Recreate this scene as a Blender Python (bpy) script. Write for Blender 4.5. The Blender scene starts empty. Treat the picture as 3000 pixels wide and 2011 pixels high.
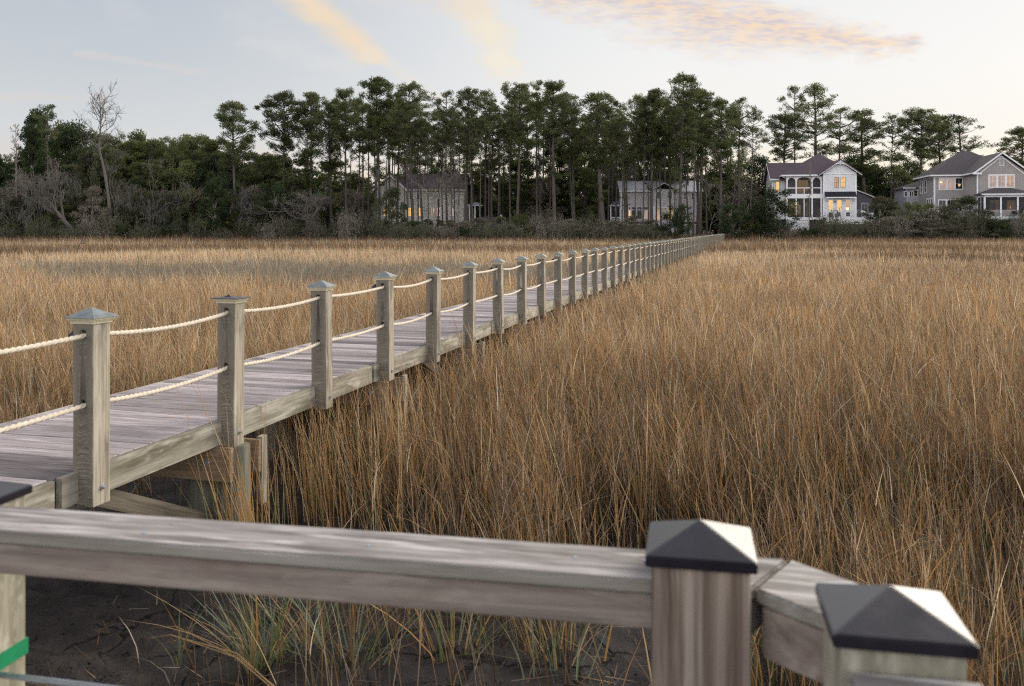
import bpy, bmesh, math, random
import numpy as np
from mathutils import Vector, Matrix

# ------------------------------------------------------------------ camera, sky, sun, exposure
SC = bpy.context.scene
COL = SC.collection
F = 2650.0                       # focal length in photograph pixels (3000 wide)
CAMZ = 2.5
cam_d = bpy.data.cameras.new("camera"); cam = bpy.data.objects.new("camera", cam_d); COL.objects.link(cam)
cam.location = (0, 0, CAMZ); cam.rotation_euler = (math.radians(90), 0, 0)
cam_d.sensor_width = 36.0; cam_d.lens = F / 3000 * 36.0
cam_d.shift_y = -(1005.5 - 666.0) / 3000.0
cam_d.clip_start = 0.05; cam_d.clip_end = 6000
cam_d.dof.use_dof = True; cam_d.dof.focus_distance = 20; cam_d.dof.aperture_fstop = 5.4
SC.camera = cam

SC.view_settings.view_transform = 'Standard'; SC.view_settings.look = 'None'
SC.cycles.use_denoising = False; SC.cycles.filter_width = 1.15
SC.view_settings.exposure = 0.0; SC.view_settings.gamma = 1.0

SUN_AZ, SUN_EL = math.radians(46), math.radians(25)
sun_d = bpy.data.lights.new("sun", 'SUN'); sun = bpy.data.objects.new("sun", sun_d); COL.objects.link(sun)
sun_d.energy = 4.0; sun_d.angle = math.radians(52); sun_d.color = (1.0, 0.9, 0.76)
sdir = Vector((math.sin(SUN_AZ) * math.cos(SUN_EL), math.cos(SUN_AZ) * math.cos(SUN_EL), math.sin(SUN_EL)))
sun.rotation_euler = (-sdir).to_track_quat('-Z', 'Y').to_euler(); sun.location = (30, 40, 60)

world = bpy.data.worlds.new("World"); SC.world = world; world.use_nodes = True
def build_world():
    nt = world.node_tree; N = nt.nodes; N.clear(); L = nt.links
    def m(op, a, b=None, c=None, clamp=False):
        n = N.new('ShaderNodeMath'); n.operation = op; n.use_clamp = clamp
        for i, v in enumerate((a, b, c)):
            if v is None: continue
            if isinstance(v, (int, float)): n.inputs[i].default_value = v
            else: L.new(v, n.inputs[i])
        return n.outputs[0]
    def sstep(v, lo, hi):
        n = N.new('ShaderNodeMapRange'); n.interpolation_type = 'SMOOTHSTEP'
        L.new(v, n.inputs['Value']); n.inputs['From Min'].default_value = lo; n.inputs['From Max'].default_value = hi
        return n.outputs[0]
    def ramp(v, stops):
        n = N.new('ShaderNodeValToRGB'); e = n.color_ramp.elements
        while len(e) < len(stops): e.new(0.5)
        for i, (p, c) in enumerate(stops): e[i].position = p; e[i].color = (*c, 1)
        L.new(v, n.inputs[0]); return n.outputs[0]
    def mix(f, a, b, mode='MIX'):
        n = N.new('ShaderNodeMix'); n.data_type = 'RGBA'; n.blend_type = mode
        if isinstance(f, (int, float)): n.inputs[0].default_value = f
        else: L.new(f, n.inputs[0])
        for s, v in ((6, a), (7, b)):
            if isinstance(v, tuple): n.inputs[s].default_value = (*v, 1)
            else: L.new(v, n.inputs[s])
        return n.outputs[2]
    tc = N.new('ShaderNodeTexCoord'); sep = N.new('ShaderNodeSeparateXYZ'); L.new(tc.outputs['Generated'], sep.inputs[0])
    dx, dy, dz = sep.outputs
    up = m('MAXIMUM', dz, 0.0)
    horiz = m('SQRT', m('ADD', m('MULTIPLY', dx, dx), m('MULTIPLY', dy, dy)))
    ax = m('DIVIDE', dx, m('MAXIMUM', horiz, 0.01))             # sine of azimuth from straight ahead
    ay = m('DIVIDE', dy, m('MAXIMUM', horiz, 0.01))
    cool = ramp(up, [(0.0, (.94, .68, .56)), (.045, (.87, .745, .67)), (.10, (.745, .765, .78)), (.17, (.63, .67, .715)), (.26, (.56, .60, .67)), (.5, (.98, 1.0, 1.06)), (.70, (.92, .95, 1.02)), (.83, (.36, .38, .46)), (1, (.26, .28, .36))])
    warm = ramp(up, [(0.0, (1.0, .76, .44)), (.05, (1.06, .93, .71)), (.095, (.98, .955, .91)), (.16, (.985, .975, .96)), (.27, (.92, .93, .94)), (.5, (1.0, 1.02, 1.06)), (.70, (.92, .95, 1.02)), (.83, (.36, .38, .46)), (1, (.26, .28, .36))])
    glow = sstep(ax, -0.42, 0.20)
    front = mix(glow, cool, warm)
    back = ramp(up, [(0, (2.1, 2.04, 2.02)), (.25, (2.15, 2.13, 2.15)), (.5, (1.55, 1.55, 1.6)), (.70, (.92, .95, 1.02)), (.83, (.36, .38, .46)), (1, (.26, .28, .36))])
    base = mix(sstep(ay, -0.5, 0.6), back, front)
    # clouds: direction on the plane ahead of the viewer, in units of the photograph's thousand pixels
    fy = m('MAXIMUM', dy, 0.05)
    px = m('ADD', m('MULTIPLY', m('DIVIDE', dx, fy), F / 1000), 1.5)
    py = m('SUBTRACT', 0.666, m('MULTIPLY', m('DIVIDE', dz, fy), F / 1000))
    comb = N.new('ShaderNodeCombineXYZ'); L.new(px, comb.inputs[0]); L.new(py, comb.inputs[1])
    def noise(scale, sx, sy, rot, detail=6, rough=.6):
        mp = N.new('ShaderNodeMapping'); mp.inputs['Scale'].default_value = (sx, sy, 1); mp.inputs['Rotation'].default_value = (0, 0, rot)
        L.new(comb.outputs[0], mp.inputs[0])
        n = N.new('ShaderNodeTexNoise'); n.inputs['Scale'].default_value = scale; n.inputs['Detail'].default_value = detail; n.inputs['Roughness'].default_value = rough
        L.new(mp.outputs[0], n.inputs['Vector']); return n.outputs['Fac']
    n_fine = noise(7, 1, 3.2, -.16); n_soft = noise(4, 1, 2.2, -.35, 4, .55); n_rip = noise(16, 1, 4.2, -.13, 5, .6)
    ahead = sstep(dy, 0.05, 0.3)
    def streak(a, b, w0, w1, warp):
        abx, aby = b[0] - a[0], b[1] - a[1]; l2 = abx * abx + aby * aby
        qx = m('SUBTRACT', px, a[0]); qy = m('SUBTRACT', py, a[1])
        h = m('DIVIDE', m('ADD', m('MULTIPLY', qx, abx), m('MULTIPLY', qy, aby)), l2, clamp=True)
        ex = m('SUBTRACT', qx, m('MULTIPLY', h, abx)); ey = m('SUBTRACT', qy, m('MULTIPLY', h, aby))
        d = m('SQRT', m('ADD', m('MULTIPLY', ex, ex), m('MULTIPLY', ey, ey)))
        d = m('ADD', d, m('MULTIPLY', m('SUBTRACT', n_fine, .5), warp * 1.7)); d = m('ADD', d, m('MULTIPLY', m('SUBTRACT', n_soft, .5), warp * .9))
        w = m('ADD', w0, m('MULTIPLY', h, w1 - w0))
        r = m('DIVIDE', d, w)
        n = N.new('ShaderNodeMapRange'); n.interpolation_type = 'SMOOTHSTEP'
        L.new(r, n.inputs['Value']); n.inputs['From Min'].default_value = 1.15; n.inputs['From Max'].default_value = -0.1
        return m('MULTIPLY', n.outputs[0], ahead)
    out = base
    # soft white veil
    veil = m('MULTIPLY', m('MULTIPLY', sstep(n_soft, .45, .75), ahead), .35)
    out = mix(veil, out, mix(glow, (.70, .72, .76), (.97, .95, .91)))
    for a, b, w0, w1, warp, amt, c in (
        ((.78, -.10), (1.10, .17), .085, .045, .06, .95, (.98, .79, .57)),
        ((1.08, .15), (1.30, .30), .035, .02, .03, .45, (.93, .86, .76)),
        ((1.34, -.10), (1.47, .18), .11, .075, .07, .95, (1.0, .89, .70)),
        ((1.45, .17), (1.60, .30), .05, .03, .05, .5, (.98, .93, .84)),
        ((1.0, -.06), (1.4, .02), .05, .06, .06, .5, (.90, .78, .68)),
        ((.22, .152), (.60, .216), .008, .020, .03, .26, (.86, .76, .68)),
        ((-.02, .283), (.30, .292), .014, .020, .035, .28, (.86, .72, .66)),
        ((.72, .12), (1.05, .20), .04, .05, .06, .35, (.84, .82, .80)),
    ):
        out = mix(m('MULTIPLY', streak(a, b, w0, w1, warp), amt), out, c)
    body = m('MAXIMUM', streak((1.55, -.075), (2.10, .045), .12, .145, .13), streak((2.05, .05), (2.66, .14), .135, .045, .08))
    cc = ramp(n_rip, [(.30, (.62, .58, .64)), (.45, (.78, .67, .66)), (.54, (.95, .74, .57)), (.68, (1.0, .80, .54))])
    out = mix(m('MULTIPLY', body, .95), out, cc)
    bg = N.new('ShaderNodeBackground'); L.new(out, bg.inputs['Color']); bg.inputs['Strength'].default_value = 1.0
    sky = N.new('ShaderNodeTexSky'); sky.sky_type = 'NISHITA'; sky.sun_disc = False
    sky.sun_elevation = SUN_EL; sky.sun_rotation = SUN_AZ; sky.dust_density = 2.0
    bg2 = N.new('ShaderNodeBackground'); L.new(sky.outputs[0], bg2.inputs['Color']); bg2.inputs['Strength'].default_value = 0.05
    ms = N.new('ShaderNodeMixShader'); ms.inputs[0].default_value = 0.12
    L.new(bg.outputs[0], ms.inputs[1]); L.new(bg2.outputs[0], ms.inputs[2])
    o = N.new('ShaderNodeOutputWorld'); L.new(ms.outputs[0], o.inputs['Surface'])
build_world()

# ------------------------------------------------------------------ helpers
RNG = np.random.default_rng(11)
random.seed(5)
DPX = 1.28261                                     # the photograph's pixels per pixel of my working view
def P(xs, ys, Y): return Vector(((xs - 1500) / F * Y, Y, CAMZ - (ys - 666) / F * Y))
def D(xd, yd, Y): return P(xd * DPX, yd * DPX, Y)

def tag(o, label=None, cat=None, group=None, kind=None):
    if label: o['label'] = label
    if cat: o['category'] = cat
    if group: o['group'] = group
    if kind: o['kind'] = kind
    return o
def empty(name, loc=(0, 0, 0), rz=0.0):
    o = bpy.data.objects.new(name, None); COL.objects.link(o); o.empty_display_size = .2
    o.location = loc; o.rotation_euler = (0, 0, rz); return o
def link(name, mesh, parent=None, loc=None):
    o = bpy.data.objects.new(name, mesh); COL.objects.link(o)
    if parent: o.parent = parent
    if loc is not None: o.location = loc
    return o

class MB:
    """collects hard-surface shapes into one mesh"""
    def __init__(s): s.v = []; s.f = []; s.t = []; s.smooth = []
    def add(s, vs, fs, tone=.5, smooth=False):
        k = len(s.v); s.v += [tuple(p) for p in vs]; s.t += [tone] * len(vs)
        s.f += [tuple(i + k for i in f) for f in fs]; s.smooth += [smooth] * len(fs); return s
    def box(s, x0, x1, y0, y1, z0, z1, tone=.5):
        return s.add([(x0, y0, z0), (x1, y0, z0), (x1, y1, z0), (x0, y1, z0), (x0, y0, z1), (x1, y0, z1), (x1, y1, z1), (x0, y1, z1)],
                     [(3, 2, 1, 0), (4, 5, 6, 7), (0, 1, 5, 4), (1, 2, 6, 5), (2, 3, 7, 6), (3, 0, 4, 7)], tone)
    def bevbox(s, x0, x1, y0, y1, z0, z1, b=.004, tone=.5):
        """box whose vertical and horizontal edges are all eased"""
        bm = bmesh.new(); bmesh.ops.create_cube(bm, size=1)
        for v in bm.verts:
            v.co = Vector(((x0 + x1) / 2 + v.co.x * (x1 - x0), (y0 + y1) / 2 + v.co.y * (y1 - y0), (z0 + z1) / 2 + v.co.z * (z1 - z0)))
        bmesh.ops.bevel(bm, geom=bm.edges[:], offset=b, segments=2, affect='EDGES', profile=.6)
        bm.verts.index_update()
        s.add([v.co.copy() for v in bm.verts], [[v.index for v in f.verts] for f in bm.faces], tone); bm.free(); return s
    def bar(s, a, b, w, h, tone=.5, up=Vector((0, 0, 1))):
        a = Vector(a); b = Vector(b); d = (b - a).normalized(); x = d.cross(up)
        if x.length < 1e-4: x = d.cross(Vector((1, 0, 0)))
        x.normalize(); z = x.cross(d); vs = []
        for p in (a, b):
            for i, j in ((-1, -1), (1, -1), (1, 1), (-1, 1)): vs.append(p + x * w / 2 * i + z * h / 2 * j)
        return s.add(vs, [(0, 1, 2, 3), (7, 6, 5, 4), (0, 4, 5, 1), (1, 5, 6, 2), (2, 6, 7, 3), (3, 7, 4, 0)], tone)
    def poly(s, pts, vec, tone=.5):
        """closed prism: polygon pts swept by vec"""
        n = len(pts); vec = Vector(vec); a = [Vector(p) for p in pts]
        vs = a + [p + vec for p in a]
        fs = [tuple(range(n))[::-1], tuple(range(n, 2 * n))] + [(i, (i + 1) % n, (i + 1) % n + n, i + n) for i in range(n)]
        return s.add(vs, fs, tone)
    def tube(s, pts, rad, n=6, tone=.5, cap=True, smooth=True):
        pts = [Vector(p) for p in pts]; k = len(pts); vs = []; fs = []
        if not isinstance(rad, (list, tuple)): rad = [rad] * k
        ref = Vector((0.13, .31, .94)).normalized()
        for i in range(k):
            d = (pts[min(i + 1, k - 1)] - pts[max(i - 1, 0)]).normalized()
            if abs(d.dot(ref)) > .95: r = Vector((1, 0, 0))
            else: r = ref
            x = d.cross(r).normalized(); y = x.cross(d)
            for j in range(n):
                a = 2 * math.pi * j / n; vs.append(pts[i] + (x * math.cos(a) + y * math.sin(a)) * rad[i])
        for i in range(k - 1):
            for j in range(n): fs.append((i * n + j, i * n + (j + 1) % n, (i + 1) * n + (j + 1) % n, (i + 1) * n + j))
        if cap: fs.append(tuple(range(n))[::-1]); fs.append(tuple(range((k - 1) * n, k * n)))
        return s.add(vs, fs, tone, smooth)
    def mesh(s, name, mat):
        me = bpy.data.meshes.new(name); me.from_pydata(s.v, [], s.f); me.materials.append(mat)
        me.polygons.foreach_set('use_smooth', s.smooth)
        a = me.attributes.new('tone', 'FLOAT', 'POINT'); a.data.foreach_set('value', s.t)
        me.validate(); me.update(); return me
    def build(s, name, mat, parent=None, loc=None): return link(name, s.mesh(name, mat), parent, loc)

def np_mesh(name, verts, quads, tris, mat, tone=None, col=None):
    me = bpy.data.meshes.new(name); nv = len(verts); nq = len(quads); ntr = len(tris)
    me.vertices.add(nv); me.vertices.foreach_set('co', np.asarray(verts, np.float32).ravel())
    me.loops.add(nq * 4 + ntr * 3); me.polygons.add(nq + ntr)
    idx = np.concatenate([np.asarray(quads, np.int32).ravel(), np.asarray(tris, np.int32).ravel()])
    me.loops.foreach_set('vertex_index', idx)
    st = np.concatenate([np.arange(nq) * 4, nq * 4 + np.arange(ntr) * 3]).astype(np.int32)
    me.polygons.foreach_set('loop_start', st)
    if tone is not None:
        a = me.attributes.new('tone', 'FLOAT', 'POINT'); a.data.foreach_set('value', np.asarray(tone, np.float32))
    if col is not None:
        a = me.attributes.new('Col', 'FLOAT_COLOR', 'POINT'); c = np.ones((nv, 4), np.float32); c[:, :3] = col
        a.data.foreach_set('color', c.ravel())
    me.materials.append(mat); me.update(calc_edges=True); return me

def vnoise(x, y, seed=0):
    """smooth value noise, 0..1"""
    xi = np.floor(x).astype(np.int64); yi = np.floor(y).astype(np.int64); fx = x - xi; fy = y - yi
    fx = fx * fx * (3 - 2 * fx); fy = fy * fy * (3 - 2 * fy)
    def h(a, b):
        n = (a * 374761393 + b * 668265263 + seed * 974711) & 0x7fffffff
        n = (n ^ (n >> 13)) * 1274126177 & 0x7fffffff
        return ((n ^ (n >> 16)) & 0xffff) / 65535.0
    return (h(xi, yi) * (1 - fx) + h(xi + 1, yi) * fx) * (1 - fy) + (h(xi, yi + 1) * (1 - fx) + h(xi + 1, yi + 1) * fx) * fy
def smooth(e0, e1, x):
    t = np.clip((x - e0) / (e1 - e0), 0, 1); return t * t * (3 - 2 * t)

# ------------------------------------------------------------------ materials
class NT:
    def __init__(s, name):
        s.m = bpy.data.materials.new(name); s.m.use_nodes = True; s.t = s.m.node_tree; s.N = s.t.nodes; s.L = s.t.links
        s.b = s.N['Principled BSDF']; s.out = s.N['Material Output']
    def n(s, t, **k):
        x = s.N.new(t)
        for a, v in k.items(): setattr(x, a, v)
        return x
    def set(s, node, key, v):
        if hasattr(v, 'is_linked') or hasattr(v, 'links'): s.L.new(v, node.inputs[key])
        else: node.inputs[key].default_value = v
    def math(s, op, a, b=0.0, clamp=False):
        x = s.n('ShaderNodeMath', operation=op, use_clamp=clamp); s.set(x, 0, a); s.set(x, 1, b); return x.outputs[0]
    def ramp(s, v, stops):
        x = s.n('ShaderNodeValToRGB'); e = x.color_ramp.elements
        while len(e) < len(stops): e.new(.5)
        for i, (p, c) in enumerate(stops): e[i].position = p; e[i].color = (*c, 1)
        s.L.new(v, x.inputs[0]); return x.outputs[0]
    def mix(s, f, a, b, mode='MIX'):
        x = s.n('ShaderNodeMix', data_type='RGBA', blend_type=mode); s.set(x, 0, f)
        for i, v in ((6, a), (7, b)): s.set(x, i, (*v, 1) if isinstance(v, tuple) and len(v) == 3 else v)
        return x.outputs[2]
    def coords(s, scale=(1, 1, 1), kind='Object', offs=None):
        v = s.n('ShaderNodeNewGeometry').outputs['Position'] if kind == 'World' else s.n('ShaderNodeTexCoord').outputs[kind]
        if offs is not None:
            a = s.n('ShaderNodeVectorMath', operation='ADD'); s.L.new(v, a.inputs[0]); s.L.new(offs, a.inputs[1]); v = a.outputs[0]
        mp = s.n('ShaderNodeMapping'); mp.inputs['Scale'].default_value = scale; s.L.new(v, mp.inputs[0]); return mp.outputs[0]
    def noise(s, vec, scale=1.0, detail=5.0, rough=.6, dist=0.0):
        x = s.n('ShaderNodeTexNoise'); s.L.new(vec, x.inputs['Vector'])
        x.inputs['Scale'].default_value = scale; x.inputs['Detail'].default_value = detail; x.inputs['Roughness'].default_value = rough; x.inputs['Distortion'].default_value = dist
        return x.outputs['Fac']
    def attr(s, name, what='Fac'): x = s.n('ShaderNodeAttribute', attribute_name=name); return x.outputs[what]
    def bump(s, h, strength=.3, dist=.01):
        x = s.n('ShaderNodeBump'); x.inputs['Strength'].default_value = strength; x.inputs['Distance'].default_value = dist
        s.L.new(h, x.inputs['Height']); s.L.new(x.outputs[0], s.b.inputs['Normal'])
    def done(s, color=None, rough=.7, spec=.3, metal=0.0):
        if color is not None: s.set(s.b, 'Base Color', (*color, 1) if isinstance(color, tuple) else color)
        s.set(s.b, 'Roughness', rough); s.b.inputs['Specular IOR Level'].default_value = spec; s.b.inputs['Metallic'].default_value = metal
        return s.m

def wood(name, dark, light, axis, stain=(.06, .052, .04), stain_amt=.7, rand=True, rough=.85, spec=.15, grain=(2.0, 45.0), blotch=1.6, green=0.0, tone_amt=.5, face=None, edge=None, bs_mul=4, pale=None):
    t = NT(name)
    offs = None
    cmb = t.n('ShaderNodeCombineXYZ')
    src = t.math('MULTIPLY', t.attr('tone'), 31.7)
    if rand:
        oi = t.n('ShaderNodeObjectInfo'); src = t.math('ADD', src, t.math('MULTIPLY', oi.outputs['Random'], 57.3))
    for i in range(3): t.L.new(src, cmb.inputs[i])
    offs = cmb.outputs[0]
    sc = [grain[1]] * 3; sc['xyz'.index(axis)] = grain[0]
    v = t.coords(tuple(sc), offs=offs)
    g = t.noise(v, 1.0, 6, .65, .6)
    c = t.ramp(g, [(.34, dark), (.50, tuple((a + b) / 2 for a, b in zip(dark, light))), (.64, light)])
    no = t.n('ShaderNodeTexCoord').outputs['Normal']; nsep = t.n('ShaderNodeSeparateXYZ'); t.L.new(no, nsep.inputs[0])
    bs = [blotch * bs_mul] * 3; bs['xyz'.index(axis)] = blotch
    v2 = t.coords(tuple(bs), offs=offs)
    bl = t.noise(v2, 1.0, 5, .65, .3)
    st = t.math('MULTIPLY', t.ramp(bl, [(.46, (0, 0, 0)), (.64, (1, 1, 1))]), stain_amt)
    if face:                                   # mould streaks on the near side, over a darker tone of that whole side
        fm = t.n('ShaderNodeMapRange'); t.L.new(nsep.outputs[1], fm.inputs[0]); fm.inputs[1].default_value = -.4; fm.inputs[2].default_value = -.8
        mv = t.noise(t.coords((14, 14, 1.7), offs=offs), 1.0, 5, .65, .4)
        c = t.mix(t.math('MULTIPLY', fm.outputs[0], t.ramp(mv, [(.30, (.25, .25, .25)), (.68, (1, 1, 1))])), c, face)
    c = t.mix(st, c, stain)
    if pale:
        pv = t.coords(tuple(x * 1.7 for x in bs), offs=offs); pn = t.noise(pv, 1.0, 4, .6, .2)
        c = t.mix(t.math('MULTIPLY', t.ramp(pn, [(.54, (0, 0, 0)), (.68, (1, 1, 1))]), .75), c, pale)
    if edge:
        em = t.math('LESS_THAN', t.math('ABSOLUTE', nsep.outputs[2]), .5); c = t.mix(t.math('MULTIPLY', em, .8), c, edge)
    if green:
        v3 = t.coords((2.2, 2.2, 2.2), offs=offs); gr = t.noise(v3, 1.0, 4, .6)
        c = t.mix(t.math('MULTIPLY', t.ramp(gr, [(.48, (0, 0, 0)), (.7, (1, 1, 1))]), green), c, (.17, .185, .10))
    tn = t.math('ADD', t.math('MULTIPLY', t.math('SUBTRACT', t.attr('tone'), .5), tone_amt), 1.0)
    x = t.n('ShaderNodeVectorMath', operation='SCALE'); t.L.new(c, x.inputs[0]); t.L.new(tn, x.inputs['Scale'])
    t.bump(g, .35, .006)
    return t.done(x.outputs[0], rough, spec)

def leafmat(name, stops, transl=.3, rough=.6, vary=.25, spec=.25):
    t = NT(name)
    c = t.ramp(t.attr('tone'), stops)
    oi = t.n('ShaderNodeObjectInfo')
    k = t.math('ADD', t.math('MULTIPLY', t.math('SUBTRACT', oi.outputs['Random'], .5), vary * 2), 1.0)
    x = t.n('ShaderNodeVectorMath', operation='SCALE'); t.L.new(c, x.inputs[0]); t.L.new(k, x.inputs['Scale'])
    t.done(x.outputs[0], rough, spec)
    tr = t.n('ShaderNodeBsdfTranslucent'); t.L.new(x.outputs[0], tr.inputs[0])
    ms = t.n('ShaderNodeMixShader'); ms.inputs[0].default_value = transl
    t.L.new(t.b.outputs[0], ms.inputs[1]); t.L.new(tr.outputs[0], ms.inputs[2]); t.L.new(ms.outputs[0], t.out.inputs[0])
    return t.m

def plain(name, color, rough=.6, spec=.3, metal=0.0, var=.12, scale=3.0, bump=0.0):
    t = NT(name)
    n = t.noise(t.coords((scale, scale, scale), 'World'), 1, 5, .6)
    c = t.ramp(n, [(.3, tuple(a * (1 - var) for a in color)), (.7, tuple(min(1, a * (1 + var)) for a in color))])
    if bump: t.bump(n, bump, .01)
    return t.done(c, rough, spec, metal)

def barkmat(name, dark, light):
    t = NT(name)
    v = t.coords((5, 5, .9)); n = t.noise(v, 1.4, 5, .65, .4)
    big = t.noise(t.coords((1, 1, .35)), .8, 3, .5)
    c = t.mix(t.math('MULTIPLY', big, .6), t.ramp(n, [(.35, dark), (.65, light)]), tuple(b * 1.15 for b in light))
    t.bump(n, .5, .05); return t.done(c, .9, .1)

M = {}
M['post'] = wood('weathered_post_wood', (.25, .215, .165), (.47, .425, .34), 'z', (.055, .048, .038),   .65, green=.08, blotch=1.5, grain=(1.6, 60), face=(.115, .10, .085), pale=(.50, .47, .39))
M['deck'] = wood('weathered_deck_wood', (.235, .20, .20), (.43, .388, .395), 'x', (.15, .118, .115),   .45, rand=False, grain=(1.6, 38), tone_amt=1.0, pale=(.52, .475, .50), bs_mul=12)
M['fascia'] = wood('weathered_fascia_wood', (.26, .235, .185), (.48, .45, .375), 'y', (.12, .10, .065), .75, grain=(.9, 42), green=.25, blotch=1.3, bs_mul=6, pale=(.60, .585, .50))
M['timber'] = wood('brown_beam_wood', (.19, .125, .08), (.42, .30, .20), 'x', (.09, .08, .06), .4, grain=(1.2, 40))
M['brace'] = wood('weathered_brace_wood', (.10, .085, .065), (.25, .215, .165), 'x', (.06, .055, .045), .5, grain=(1.2, 40))
M['pile'] = wood('piling_wood', (.10, .095, .08), (.22, .205, .17), 'z', (.05, .055, .045), .5, grain=(1.5, 26), green=.3)
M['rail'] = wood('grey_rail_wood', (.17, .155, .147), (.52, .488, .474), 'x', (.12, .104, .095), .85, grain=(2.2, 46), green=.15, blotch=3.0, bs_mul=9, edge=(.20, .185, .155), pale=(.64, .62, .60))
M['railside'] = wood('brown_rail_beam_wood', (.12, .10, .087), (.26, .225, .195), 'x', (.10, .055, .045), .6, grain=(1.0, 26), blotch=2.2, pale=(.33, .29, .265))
M['dockpost'] = wood('striped_dock_post_wood', (.085, .055, .04), (.48, .40, .335), 'z', (.07, .045, .034), .7, grain=(1.3, 42), blotch=1.0, bs_mul=46, pale=(.46, .40, .35))
M['dockpost_green'] = wood('mossy_dock_post_wood', (.18, .165, .125), (.37, .345, .28), 'z', (.12, .115, .08), .75, grain=(1.5, 30), green=.45, blotch=5, bs_mul=2, pale=(.50, .47, .40))
M['trim'] = wood('cap_trim_wood', (.40, .36, .25), (.62, .57, .42), 'x', (.25, .21, .13), .3, grain=(3, 60))
def capmat():
    t = NT('weathered_copper_cap')
    n = t.noise(t.coords((9, 9, 9), 'World'), 1, 6, .65); n2 = t.noise(t.coords((30, 30, 30), 'World'), 1, 4, .6)
    c = t.ramp(n, [(.3, (.10, .112, .12)), (.5, (.20, .212, .22)), (.7, (.32, .335, .33))])
    c = t.mix(t.math('MULTIPLY', n2, .35), c, (.25, .36, .33)); t.bump(n2, .2, .004)
    return t.done(c, .5, .5, .35)
M['cap'] = capmat()
def blackcap():
    t = NT('black_painted_cap')
    n = t.noise(t.coords((12, 12, 12), 'World'), 1, 6, .6); n2 = t.noise(t.coords((150, 150, 150), 'World'), 1, 3, .6)
    c = t.ramp(n, [(.35, (.012, .011, .015)), (.7, (.022, .020, .027))])
    t.bump(n2, .06, .002); m = t.done(c, .3, .5)
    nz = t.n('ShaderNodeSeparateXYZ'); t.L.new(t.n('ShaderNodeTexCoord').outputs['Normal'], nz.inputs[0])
    t.set(t.b, 'Specular IOR Level', t.math('ADD', t.math('MULTIPLY', t.math('GREATER_THAN', nz.outputs[2], .5), .44), .06))   # rim gloss cut to imitate a blocked sky reflection; the top stays glossy
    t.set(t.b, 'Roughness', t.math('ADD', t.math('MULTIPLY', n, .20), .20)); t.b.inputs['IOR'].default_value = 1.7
    return m
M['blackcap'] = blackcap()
M['rope'] = plain('cream_rope', (.68, .60, .485), .9, .1, var=.15, scale=40, bump=.4)
M['steel'] = plain('galvanised_steel', (.42, .45, .50), .45, .5, .7, scale=60)
M['darkplastic'] = plain('dark_fixture', (.02, .025, .045), .5, .4)
M['tape'] = plain('green_tape', (.01, .22, .09), .45, .4, var=.1, scale=20)
M['bark'] = barkmat('pine_bark', (.045, .04, .036), (.125, .108, .096))
M['bark_grey'] = barkmat('grey_dead_bark', (.075, .068, .062), (.20, .18, .162))
M['bark_brown'] = barkmat('brown_twig_bark', (.135, .12, .10), (.28, .25, .215))
M['needles'] = leafmat('pine_needles', [(0, (.036, .047, .020)), (.45, (.088, .108, .040)), (.8, (.142, .16, .058)), (1, (.18, .185, .08))])
M['needles_yellow'] = leafmat('yellow_green_needles', [(0, (.036, .05, .018)), (.5, (.09, .112, .036)), (1, (.17, .185, .065))])
M['leaf_dark'] = leafmat('dark_evergreen_leaf', [(0, (.016, .025, .011)), (.5, (.036, .054, .021)), (1, (.07, .098, .036))])
M['leaf_olive'] = leafmat('olive_leaf', [(0, (.04, .046, .026)), (.5, (.085, .093, .05)), (1, (.15, .15, .09))])
M['leaf_brown'] = leafmat('brown_grey_twigs', [(0, (.08, .07, .055)), (.5, (.165, .147, .115)), (1, (.29, .262, .21))], .2, vary=.38)
M['moss'] = leafmat('hanging_moss', [(0, (.055, .055, .047)), (1, (.15, .15, .13))], .2)

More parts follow.
